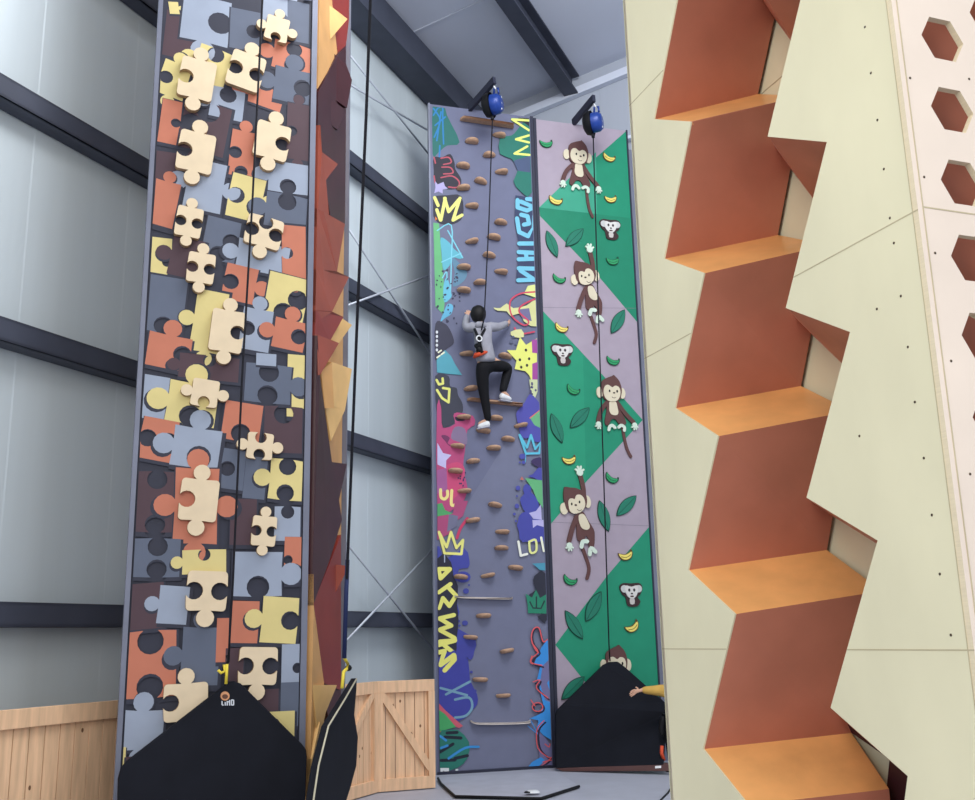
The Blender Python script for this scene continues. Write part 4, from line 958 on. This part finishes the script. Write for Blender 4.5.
# leaves
lv = [((547, 231), (557, 257), 'left of the upper hanging monkey, beside the wall edge'), ((583, 229), (566, 246), 'touching left of the raised hand of the upper hanging monkey'), ((624.5, 310), (611.5, 333), 'by the right edge below the upper hanging monkey'),
 ((551.5, 414), (562, 442.5), 'on green by the left edge, below the green banana'), ((589, 408), (570.5, 427.5), 'on green, just left of the sitting monkey at mid height'), ((636, 496), (617, 515.5), 'on mauve by the right edge, under the green banana'),
 ((599.5, 501), (608.5, 531), 'crossed by the rope, right of the lower hanging monkey'), ((601, 592), (586, 621), 'on green left of the rope, below the lower hanging monkey'), ((565.5, 611), (582.5, 638.5), 'low by the left edge, slanting down right'), ((584, 677), (562, 699), 'lowest, half hidden by the black mat')]
for (p0, p1, lab) in lv:
    a0, z0 = G.az(*p0, .015); a1, z1 = G.az(*p1, .015); L_l = hypot(a1 - a0, z1 - z0); ang = atan2(z1 - z0, a1 - a0)
    t = empty('leaf_plaque', G.P((a0 + a1) / 2, (z0 + z1) / 2, .003), 'dark green wooden leaf plaque ' + lab, 'leaf figure', 'leaf plaques on the jungle wall')
    t.rotation_euler = (0, -ang, G.yaw)
    def leaf(s_, o0, o1, c):
        n_ = 14; w = MB(); topo = [(-L_l / 2 * s_ + L_l * s_ * k / n_, L_l * .19 * s_ * (sin(pi * k / n_) ** .8 if 0 < k < n_ else 0)) for k in range(n_ + 1)]
        pts = topo + [(x, -z) for x, z in topo[-2:0:-1]]
        w.prism([(x, -o1, z) for x, z in pts], [(x, -o0, z) for x, z in pts], paint(*c)); return w
    o = leaf(1.06, .003, .012, (20, 66, 56)).build('backing', None, (0, 0, 0)); o.parent = t
    o = leaf(.97, .0125, .02, (34, 118, 96)).build('blade', None, (0, 0, 0)); o.parent = t
    w = MB(); w.tube([(-L_l * .45, -.0205, 0), (L_l * .45, -.0205, 0)], .0025, paint(24, 82, 68), 5); o2_ = w.build('midrib', None, (0, 0, 0)); o2_.parent = o

# ================================================================== BELAY MATS
def mat_logo(w, wall, cx, cy, s, off):
    w.k = 0
def gate(wall, outline, o_top, o_bot, y_top, y_bot, name, label, logo=None, base=None, thick=.05, swing=0.0):
    """house-shaped padded gate leaning on the wall; outline in image points"""
    t = None; fr = []
    def at(x, y):
        f_ = min(1, max(0, (y - y_top) / (y_bot - y_top))); o_ = o_top + (o_bot - o_top) * f_ + swing * f_ * (x - 556) / 112
        return wall.px(x, y, o_)
    fr = [at(*q) for q in outline]
    zt_ = max(q.z for q in fr); zb_ = min(q.z for q in fr)
    cx = sum(fr, Vector()) / len(fr)
    t = empty(name, Vector((cx.x, cx.y, max(0, zb_))), label, 'belay mat')
    w = MB(); w.prism(fr, [q - wall.n * thick for q in fr], M_cloth); w.build('cover', t, bevel=.008)
    return t, at
mo = [(556, 768), (556, 714), (558, 710), (563, 705), (604, 665), (610, 662), (618, 661.6), (624, 666), (658, 696), (665, 702), (668, 712), (664, 765)]
mt, at = gate(G, mo, .14, .34, 660, 770, 'belay_gate_mat', 'black house-shaped padded mat leaning at the foot of the jungle wall', swing=.85)
w = MB(); bp = [at(556.5, 768.5), at(668, 763), at(670, 771), at(563, 779)]
for q in bp: q.z = max(q.z, .004)
w.prism(bp, [q - G.n * .05 for q in bp], M_barb); w.build('base_board', mt)['label'] = 'brown lower edge of the mat'
w = MB(); q1, q2, q3, q4 = at(655, 766), at(661, 765.6), at(661, 768), at(655, 768.4); w.prism([q + G.n * .004 for q in (q1, q2, q3, q4)], [q + G.n * .001 for q in (q1, q2, q3, q4)], M_white); w.build('label_tag', mt)
def logo(parent, wall, at, cx, cy, s):
    def P2(x, y, o): return at(cx + x * s, cy + y * s) + wall.n * o
    def add(name, shapes, c, o0=.001, o1=.003, par=None):
        w = MB()
        for sh in shapes: w.prism([P2(x, y, o1) for x, y in sh], [P2(x, y, o0) for x, y in sh], paint(*c))
        return w.build(name, par or parent)
    bd = add('logo_badge', [ellipse(0, 0, 4.6, 4.6, 16)], (196, 140, 100))
    add('logo_face', [ellipse(0, .5, 3, 2.4, 12)], (92, 58, 44), .0032, .0042, bd)
    add('logo_lettering', [strip_outline([(-3, 5), (-3, 9)], 1.2, False), strip_outline([(-3, 9), (-1.4, 9)], 1.1, False), strip_outline([(.2, 6), (.2, 9.5)], 1.2, False),
        strip_outline([(2.2, 5), (2.2, 9.5)], 1.2, False), strip_outline([(2.2, 5.4), (4.4, 6.2)], 1.1, False), strip_outline([(4.6, 4), (4.6, 9.5)], 1.2, False), strip_outline([(6.2, 4), (8.6, 4)], 1.1, False), strip_outline([(6.4, 4), (6.4, 9)], 1.1, False), strip_outline([(6.2, 9), (8.6, 9)], 1.1, False), strip_outline([(8.6, 4), (8.6, 9)], 1.1, False)], (196, 200, 208))
logo(mt, G, at, 610.5, 670, .55)
zo = [(113, 860), (117.5, 800), (118, 779), (121, 768), (127, 761), (222, 687.5), (228, 682), (234, 681), (241, 683.6), (302, 744), (306.5, 750), (307, 757), (305.5, 800), (303, 860)]
zt2, atz = gate(Z, zo, .10, .34, 680, 860, 'belay_gate_mat', 'large black house-shaped padded mat leaning in front of the puzzle wall')
logo(zt2, Z, atz, 225, 696, 1.0)
# continue the puzzle mat down to the floor
lowL, lowR = atz(113, 860), atz(303, 860)
w = MB(); q = [lowL, lowR, lowR + Z.n * .12 + Vector((0, 0, -lowR.z + .01)), lowL + Z.n * .12 + Vector((0, 0, -lowL.z + .01))]
w.prism(q, [x - Z.n * .05 for x in q], M_cloth); w.build('lower_cover', zt2)
# edge-on mat of the faceted tower
ro = [(357, 678), (356.5, 690), (354.5, 715), (358, 737), (356.5, 766), (350, 790), (343, 812), (331, 835), (310, 835), (313, 800), (318, 766), (328, 726), (345, 698)]
fr = [RW.px(x, y, .30 - .0016 * (y - 678)*0) for x, y in ro]
cx = sum(fr, Vector()) / len(fr)
t3 = empty('belay_gate_mat', Vector((cx.x, cx.y, max(.0, min(q.z for q in fr)))), 'black padded mat seen nearly edge-on beside the jagged tower', 'belay mat')
w = MB(); w.prism(fr, [q - RW.n * .045 for q in fr], M_cloth); w.build('cover', t3, bevel=.006)
w = MB(); w.tube([RW.px(x, y, .312) for x, y in ((311, 830), (313.5, 800), (318.5, 766), (328.5, 726), (345, 699), (356.5, 679))], .006, M_bind, 6); w.build('edge_binding', t3)['label'] = 'pale edge binding'
w = MB(); q0 = RW.px(342, 812, .28); q1 = RW.px(310, 835, .28)
lo_ = min(q.z for q in fr)
q = [RW.px(331, 835, .30), RW.px(310, 835, .30)]; q += [Vector((q[1].x, q[1].y, .01)), Vector((q[0].x, q[0].y, .01))]
w.prism(q, [x - RW.n * .045 for x in q], M_cloth); w.build('lower_cover', t3)
# lowered mat of the graffiti wall, lying on the floor
lm = [(438, 777.5), (441, 783), (455, 795.5), (541, 797.5), (579, 785.5), (556, 771.5)]
P3 = [floor_pt(x, y, .03) for x, y in lm]; c_ = sum(P3, Vector()) / len(P3)
t4 = empty('lowered_belay_mat', Vector((c_.x, c_.y, 0)), 'grey folding mat lying flat on the floor at the foot of the graffiti wall', 'belay mat')
w = MB(); w.prism(P3, [Vector((q.x, q.y, .004)) for q in P3], M_matg, M_black); w.build('pad', t4)
w = MB(); w.tube([q + Vector((0, 0, -.008)) for q in P3[:5]], .014, M_black, 6); w.build('edge_binding', t4)['label'] = 'black edge binding'
w = MB(); q = floor_pt(533, 792.5, .05); w.lathe(q, (0, 0, 1), [(0, .02), (.05, .02), (.07, .002)], M_white, 12); w.build('vent', t4)
w = MB(); q = floor_pt(528, 793, .05); w.lathe(q, (0, 0, 1), [(0, .015), (.03, .015), (.04, .002)], M_black, 12); w.build('vent', t4)
lm = [(655, 806), (668, 793), (673.5, 785), (700, 770), (760, 780), (760, 806)]
P3 = [floor_pt(x, y, .03) for x, y in lm]
P3[3] = floor_pt(690, 783, .05); c_ = sum(P3, Vector()) / len(P3)
t5 = empty('lowered_belay_mat', Vector((c_.x, c_.y, 0)), 'pale floor mat whose dark edge shows beside the plywood tower', 'belay mat')
w = MB(); w.prism(P3, [Vector((q.x, q.y, .004)) for q in P3], M_matg, M_black); w.build('pad', t5)
w = MB(); w.tube([q + Vector((0, 0, -.008)) for q in P3[:4]], .016, M_black, 6); w.build('edge_binding', t5)['label'] = 'black edge binding'

# ================================================================== AUTO BELAYS, ROPES
def belay(x, y, wall, off, label, atop, abot):
    c = wall.px(x, y, off); t = empty('auto_belay', c + Vector((0, 0, -.16)), label, 'auto belay', 'blue auto belays at the wall tops')
    ax = (wall.u * .8 + wall.n * .6).normalized(); S_b = 1.3
    w = MB(); w.lathe(c + ax * .00, ax, [(.0, .135), (.05, .14), (.09, .13), (.115, .09), (.12, .04), (.12, 0)], M_blue, 22, 1.12); bc = w.build('blue_casing', t)
    w = MB(); w.lathe(c, -ax, [(.15, .0), (.148, .03), (.13, .09), (.08, .12), (0, .12)], M_black, 22, 1.12); w.build('black_casing', t)
    w = MB(); w.tube([c + Vector((0, 0, .15)) + ax * .03, c + Vector((0, 0, .22)) + ax * .035, c + Vector((0, 0, .22)) + ax * .09, c + Vector((0, 0, .14)) + ax * .095], .014, M_blue, 8); w.build('hanging_handle', t)
    w = MB(); w.tube([c + Vector((0, 0, -.16)) , c + Vector((0, 0, -.21))], .022, M_black, 8); w.build('webbing_nozzle', t)
    for k in range(3):
        w = MB(); w.lathe(c + ax * .128 + Vector((0, 0, -.08 + .08 * k)), ax, [(0, .008), (.014, .008), (.018, -.03)], M_white, 8); w.build('bolt', bc)
    # bracket arm from the wall top
    A = wall.px(*atop, off + .08); Bq = wall.px(*abot, .0)
    t2 = empty('bracket_arm', Bq, label.replace('blue and black auto belay', 'dark steel bracket arm holding the auto belay'), 'bracket', 'bracket arms over the painted walls')
    w = MB(); w.beam(Bq - (A - Bq).normalized() * .02, A, .045, .10, M_postd); w.build('arm', t2)
    w = MB(); w.tube([A + (Bq - A) * .1, c + Vector((0, 0, .21)) + ax * .06], .012, M_white, 6); w.build('shackle', t2)
    return c
cA = belay(492, 105, G, .50, 'blue and black auto belay over the graffiti wall', (494.5, 80), (470, 108))
cB = belay(592.5, 123, G, .50, 'blue and black auto belay over the jungle wall', (594, 98), (574, 122))
def rope(pts, r, label, name='webbing_strap', m=M_rope, grp=None, hook=None):
    t = empty(name, pts[-1], label, 'strap', grp)
    w = MB(); w.tube(pts, r, m, 6); w.build('strap', t); return t
gr = 'hanging belay straps'
rope([cA + Vector((0, 0, -.2)), G.px(489, 220, .50), G.px(484.2, 318, .46), G.px(481.5, 330, .44)], .009, 'black strap running from the auto belay down to the climber', grp=gr)
rope([cB + Vector((0, 0, -.2)), G.px(598, 300, .46), G.px(603.5, 470, .4), G.px(609, 645, .26), G.px(610, 661, .17)], .009, 'black strap down the middle of the jungle wall to its mat', grp=gr)
rz_ = rope([Z.px(264.5, -80, .5), Z.px(262.5, 0, .48), Z.px(252.5, 200, .42), Z.px(242, 380, .34), Z.px(233, 580, .22), Z.px(229.5, 640, .16), Z.px(228.5, 662, .14)], .008, 'black strap down the middle of the puzzle wall with a yellow hook', grp=gr)
w = MB(); w.tube([Z.px(227, 664, .14), Z.px(228.5, 660, .14), Z.px(227, 655, .14)], .01, M_black, 6); w.build('swivel', rz_)
w = MB(); w.tube([Z.px(218, 670, .14), Z.px(221, 673, .14), Z.px(225, 671, .14), Z.px(224, 665, .14), Z.px(227, 664, .14), Z.px(226, 684, .14)], .011, M_yel, 6); w.build('hook', rz_)['label'] = 'yellow hook and loop'
rr = rope([RW.px(371, -60, .75), RW.px(370.5, 0, .72), RW.px(366, 120, .66), RW.px(358, 300, .55), RW.px(352, 450, .45), RW.px(346, 600, .36), RW.px(344, 655, .33)], .010, 'black strap hanging in front of the metal wall beside the jagged tower', grp=gr)
w = MB(); w.tube([RW.px(347.5, 560, .37), RW.px(346, 600, .372), RW.px(344.3, 658, .345)], .016, M_navy, 6); w.build('sleeve', rr)['label'] = 'navy sleeve of the strap'
w = MB(); w.tube([RW.px(344, 657, .33), RW.px(348, 664, .33), RW.px(346.5, 669, .33), RW.px(343.5, 672, .33), RW.px(342, 688, .33)], .012, M_yel, 6); w.build('hook', rr)['label'] = 'yellow hook'
w = MB(); w.lathe(RW.px(348.5, 668, .33), RW.u, [(.0, -.02), (.022, -.015), (.022, .015), (0, .02)], M_black, 10); w.build('swivel', rr)
# top anchors outside the picture
for p_, wl in ((Z.px(264.5, -80, .5), Z), (RW.px(371, -60, .75), RW)): pass

# ================================================================== PEOPLE
def skin(name, J, E, m, parent, root=0, sub=2, loc=None):
    """J list of (point, radius or (rx, ry)), E edges: one continuous skinned surface"""
    base = wloc(parent)
    me = bpy.data.meshes.new(name); me.from_pydata([tuple(Vector(q[0]) - base) for q in J], E, [])
    o = bpy.data.objects.new(name, me); col.objects.link(o); o.parent = parent
    md = o.modifiers.new('skin', 'SKIN'); md.use_smooth_shade = True; md.branch_smoothing = .4
    for i, q in enumerate(J):
        r = q[1]; me.skin_vertices[0].data[i].radius = r if isinstance(r, tuple) else (r, r); me.skin_vertices[0].data[i].use_root = (i == root)
    s_ = o.modifiers.new('subsurf', 'SUBSURF'); s_.levels = sub; s_.render_levels = sub
    me.materials.append(m); return o
def fingers(J, E, wi, wrist, dirn, side, s=1.0, curl=Vector((0, 0, -.3))):
    """palm and five fingers continuing from joint wi"""
    wrist = Vector(wrist); d = Vector(dirn).normalized(); sd = Vector(side).normalized()
    palm = wrist + d * .055 * s; J.append((palm, (.032 * s, .018 * s))); pi_ = len(J) - 1; E.append((wi, pi_))
    for k, (o_, l) in enumerate(((-.026, .055), (-.009, .068), (.009, .063), (.025, .05))):
        b = palm + d * .03 * s + sd * o_ * s; J.append((b, .0085 * s)); E.append((pi_, len(J) - 1))
        mid = b + d * l * .5 * s + curl * .012; J.append((mid, .0075 * s)); E.append((len(J) - 2, len(J) - 1))
        tip = b + d * l * .9 * s + curl * .04; J.append((tip, .006 * s)); E.append((len(J) - 2, len(J) - 1))
    th = palm - sd * .03 * s - d * .015 * s; J.append((th, .010 * s)); E.append((pi_, len(J) - 1))
    J.append((th - sd * .022 * s + d * .03 * s, .008 * s)); E.append((len(J) - 2, len(J) - 1))

# ---- climber
def g(x, y, o): return G.px(x, y, o)
cl = empty('climber', g(486, 426, .1), 'person in grey hoodie and black trousers climbing the graffiti wall on a strap', 'person')
pel = g(486, 362, .30); ch = g(482.5, 334, .34); nk = g(479.5, 322.5, .33); hd = g(478, 315, .33)
lum = g(469.5, 328.2, .29); rum = g(494, 327.2, .29); ls = g(473.5, 326, .31); le = g(465.5, 328, .26); lwr = g(467.5, 315.5, .16); rs = g(489, 326.5, .31); re = g(499, 327, .26); rwr = g(506.5, 323.5, .13)
lh = g(481, 364, .29); lk = g(483.5, 390, .22); la = g(488.3, 419.5, .14); lt = g(480, 426, .05)
rh = g(492, 363, .29); rk = g(508.5, 367.5, .12); ra = g(502.5, 391, .15); rt_ = g(510, 399, .07)
J = [(pel, (.10, .085)), (ch, (.10, .08)), (nk, .042), (hd, (.07, .08)), (ls, .05), (le, .036), (lwr, .025), (rs, .05), (re, .036), (rwr, .025), (lh, .075), (lk, .05), (la, .032), (rh, .075), (rk, .052), (ra, .032), (g(478, 425, .07), .028), (g(509, 398, .08), .028)]
E = [(0, 1), (1, 2), (2, 3), (1, 4), (4, 5), (5, 6), (1, 7), (7, 8), (8, 9), (0, 10), (10, 11), (11, 12), (0, 13), (13, 14), (14, 15), (12, 16), (15, 17)]
fingers(J, E, 6, lwr, g(470, 307, .06) - lwr, G.u, .95, -G.n); fingers(J, E, 9, rwr, g(511, 321, .05) - rwr, Vector((0, 0, 1)), .95, -G.n)
skin('body', J, E, M_skin, cl)
skin('hoodie', [(g(486.5, 364, .30), (.135, .12)), (g(486, 359.5, .30), (.155, .13)), (g(483, 343, .33), (.15, .12)), (g(481, 328, .335), (.135, .11)), (ls, .075), (lum, .068), (le, .062), (g(465.8, 322, .21), .05), (g(467.2, 315, .15), .036), (rs, .075), (rum, .064), (re, .056), (g(507, 323, .13), .038)],
     [(0, 1), (1, 2), (2, 3), (3, 4), (4, 5), (5, 6), (6, 7), (7, 8), (3, 9), (9, 10), (10, 11), (11, 12)], M_hood, cl)
skin('hood', [(g(475.5, 324.5, .38), .035), (g(480.5, 326, .41), .05), (g(485.5, 324.8, .38), .035)], [(0, 1), (1, 2)], M_hood, cl, 1)
skin('trousers', [(g(486.5, 358, .30), (.135, .115)), (g(486.5, 364, .295), (.14, .115)), (g(481.5, 372, .28), .10), (lk, .07), (g(488.4, 422, .135), .044), (g(495, 365, .27), .098), (rk, .072), (g(502.2, 393, .145), .046)], [(0, 1), (1, 2), (2, 3), (3, 4), (1, 5), (5, 6), (6, 7)], M_trous, cl)
def lit_head(c, r, m, parent, name, sx=1, sz=1.15, back=None):
    w = MB(); n_ = 16; V = []; F = []
    for i in range(n_ + 1):
        th = pi * i / n_
        for k in range(20):
            ph = 2 * pi * k / 20; rr_ = r * (1 + .025 * sin(7 * ph + 3 * th) * sin(th))
            V.append(Vector(c) + Vector((rr_ * sin(th) * cos(ph) * sx, rr_ * sin(th) * sin(ph), rr_ * cos(th) * sz)))
    for i in range(n_):
        for k in range(20): F.append((i * 20 + k, i * 20 + (k + 1) % 20, (i + 1) * 20 + (k + 1) % 20, (i + 1) * 20 + k))
    w.raw(V, F, m, True); return w.build(name, parent)
lit_head(hd + G.n * .015 + Vector((0, 0, .008)), .098, M_hair, cl, 'hair')
def shoe(parent, heel, toe, nm='shoe'):
    heel = Vector(heel); toe = Vector(toe); m_ = (heel + toe) / 2
    o = skin(nm, [(heel + Vector((0, 0, .01)), (.038, .045)), (m_, (.042, .038)), (toe, (.034, .022))], [(0, 1), (1, 2)], M_white, parent, 1); return o
sh1 = shoe(cl, g(490, 423.5, .15), g(477.5, 427, .08)); sh2 = shoe(cl, g(500, 396, .16), g(511, 399.5, .09))
HL = g(490, 426.6, .15)
for h_, t_ in ((HL, g(477.5, 429, .08)), (g(499.5, 400, .16), g(511, 402, .09))):
    w = MB(); w.beam(h_, t_, .06, .014, M_matg); w.build('sole', sh1 if h_ is HL else sh2, bevel=.004)
# harness
w = MB(); w.tube([g(474.5, 329, .40), g(478, 337, .475), g(479, 343, .48), g(477, 352, .45)], .017, M_black, 8); w.build('harness_strap', cl)
w = MB(); w.tube([g(485, 329, .40), g(480.5, 337, .475), g(480, 343, .48), g(482, 352, .45)], .017, M_black, 8); w.build('harness_strap', cl)
w = MB(); c_ = g(479.2, 338.5, .505); w.tube([c_ + G.u * .034 * cos(t) + Vector((0, 0, 1)) * .034 * sin(t) for t in [2 * pi * k / 14 for k in range(15)]], .009, M_white, 6, False); w.build('harness_ring', cl)['label'] = 'white harness ring'
w = MB(); q = [g(474.5, 357, .335), g(476, 355, .42), g(481, 353, .455), (g(487, 352, .43))]; w.tube(q, [.02, .032, .032, .015], M_orn, 8); w.build('waist_band', cl)['label'] = 'orange red waistband cloth'
w = MB(); w.tube([g(476, 345, .43), g(479, 349, .46), g(482, 353, .46)], .03, M_black, 8); w.build('harness_pad', cl)

# ---- person behind the plywood tower
def dp(x, y, Y=12.05): return depth_pt(x, y, Y)
bx = dp(681, 780); bx.z = 0
pr = empty('person', bx, 'person in mustard top reaching an arm across the black mat, mostly behind the plywood tower', 'person')
def hp(dx, z, dy=0): return Vector((bx.x + dx, bx.y + dy, z))
hand_w = dp(641.5, 690); el = dp(657, 690.5); shd = dp(675, 691)
zS = shd.z
J = [(hp(0, .62), (.11, .09)), (hp(-.02, .85), (.11, .085)), (hp(.02, zS + .09), .045), (hp(.06, zS + .22), (.07, .08)), (shd, .045), (el, .034), (hand_w, .024), (hp(.12, zS), .045), (hp(.2, .72, -.1), .035), (hp(.15, .58, -.2), .025), (hp(-.07, .56), .07), (hp(-.10, .32, -.05), .05), (hp(-.08, .07), .034), (hp(.08, .56), .07), (hp(.10, .32), .05), (hp(.1, .07), .034), (hp(-.15, .035, -.05), .03), (hp(.03, .035, -.06), .03)]
E = [(0, 1), (1, 2), (2, 3), (1, 4), (4, 5), (5, 6), (1, 7), (7, 8), (8, 9), (0, 10), (10, 11), (11, 12), (0, 13), (13, 14), (14, 15), (12, 16), (15, 17)]
fingers(J, E, 6, hand_w, dp(633, 692.5) - hand_w, Vector((0, 0, -1)), 1.0, Vector((0, 0, -.4))); fingers(J, E, 9, hp(.15, .58, -.2), Vector((0, -.3, -1)), Vector((1, 0, 0)), .9)
skin('body', J, E, M_skin, pr)
skin('mustard_top', [(hp(0, .66), (.135, .11)), (hp(-.02, .85), (.135, .105)), (hp(-.03, zS + .02), (.09, .08)), (shd, .10), (dp(666, 690.5), .085), (el, .062), (dp(641, 690), .038), (hp(.13, zS), .062), (hp(.2, .74, -.1), .05)], [(0, 1), (1, 2), (2, 3), (3, 4), (4, 5), (5, 6), (2, 7), (7, 8)], M_must, pr)
skin('trousers', [(hp(0, .60), (.13, .11)), (hp(-.07, .55), .085), (hp(-.10, .32, -.05), .066), (hp(-.08, .10), .048), (hp(.08, .55), .085), (hp(.10, .32), .066), (hp(.10, .10), .048)], [(0, 1), (1, 2), (2, 3), (0, 4), (4, 5), (5, 6)], M_trous, pr)
lit_head(hp(.09, zS + .27, .015), .105, M_hair, pr, 'hair')
for sx in (-.06, .06): w = MB(); w.lathe(hp(.06 + sx * .5, zS + .23, -.09), (0, -1, 0), [(0, .004), (.008, .003), (.01, 0)], M_black, 8); w.build('eye', pr)
skin('shoe', [(hp(-.07, .045), .04), (hp(-.12, .04, -.04), .04), (hp(-.18, .03, -.08), .028)], [(0, 1), (1, 2)], M_black, pr, 1)
skin('shoe', [(hp(.11, .045), .04), (hp(.06, .04, -.05), .04), (hp(.0, .03, -.1), .028)], [(0, 1), (1, 2)], M_black, pr, 1)
skin('harness', [(hp(-.16, .60, -.08), .03), (hp(-.20, .50, -.06), .035), (hp(-.19, .38, -.06), .025)], [(0, 1), (1, 2)], M_black, pr, 1)

w = MB(); w.tube([dp(662, 746, 11.9), dp(661.5, 753, 11.88), dp(664, 760, 11.9)], .02, M_orn, 8); w.build('orange_strap', pr)
# ================================================================== LIGHT
wd = bpy.data.worlds.new('world'); scene.world = wd; wd.use_nodes = True
bgn = wd.node_tree.nodes['Background']; bgn.inputs['Color'].default_value = (.86, .92, 1.0, 1); bgn.inputs['Strength'].default_value = 1.0
def area(loc, rot, sx, sy, e, c):
    l = bpy.data.lights.new('unseen_area_light', 'AREA'); l.shape = 'RECTANGLE'; l.size = sx; l.size_y = sy; l.energy = e; l.color = c
    o = bpy.data.objects.new('unseen_area_light', l); col.objects.link(o); o.location = loc; o.rotation_euler = rot; return o
area((2.0, 2.0, 9.6), (0, 0, 0), 3, 6, 220, (1, .98, .95))  # overhead lamps of the hall, out of view
area((1.2, 7.0, 9.4), (radians(38), 0, radians(17)), 4, 3, 420, (.96, .98, 1))  # added lamp, unseen, tilted to brighten the far painted walls
area((0.5, -4.5, 5.0), (radians(78), 0, 0), 8, 5, 240, (1, .96, .90))  # added fill from behind the camera for the near walls
area((-2.6, -1.5, 5.5), (radians(80), 0, radians(-62)), 4, 4, 190, (1, .96, .88))  # added fill, no real lamp here, brightens the pale plywood tower
scene.view_settings.view_transform = 'Standard'; scene.view_settings.look = 'None'; scene.view_settings.gamma = 1; scene.view_settings.exposure = 0.08
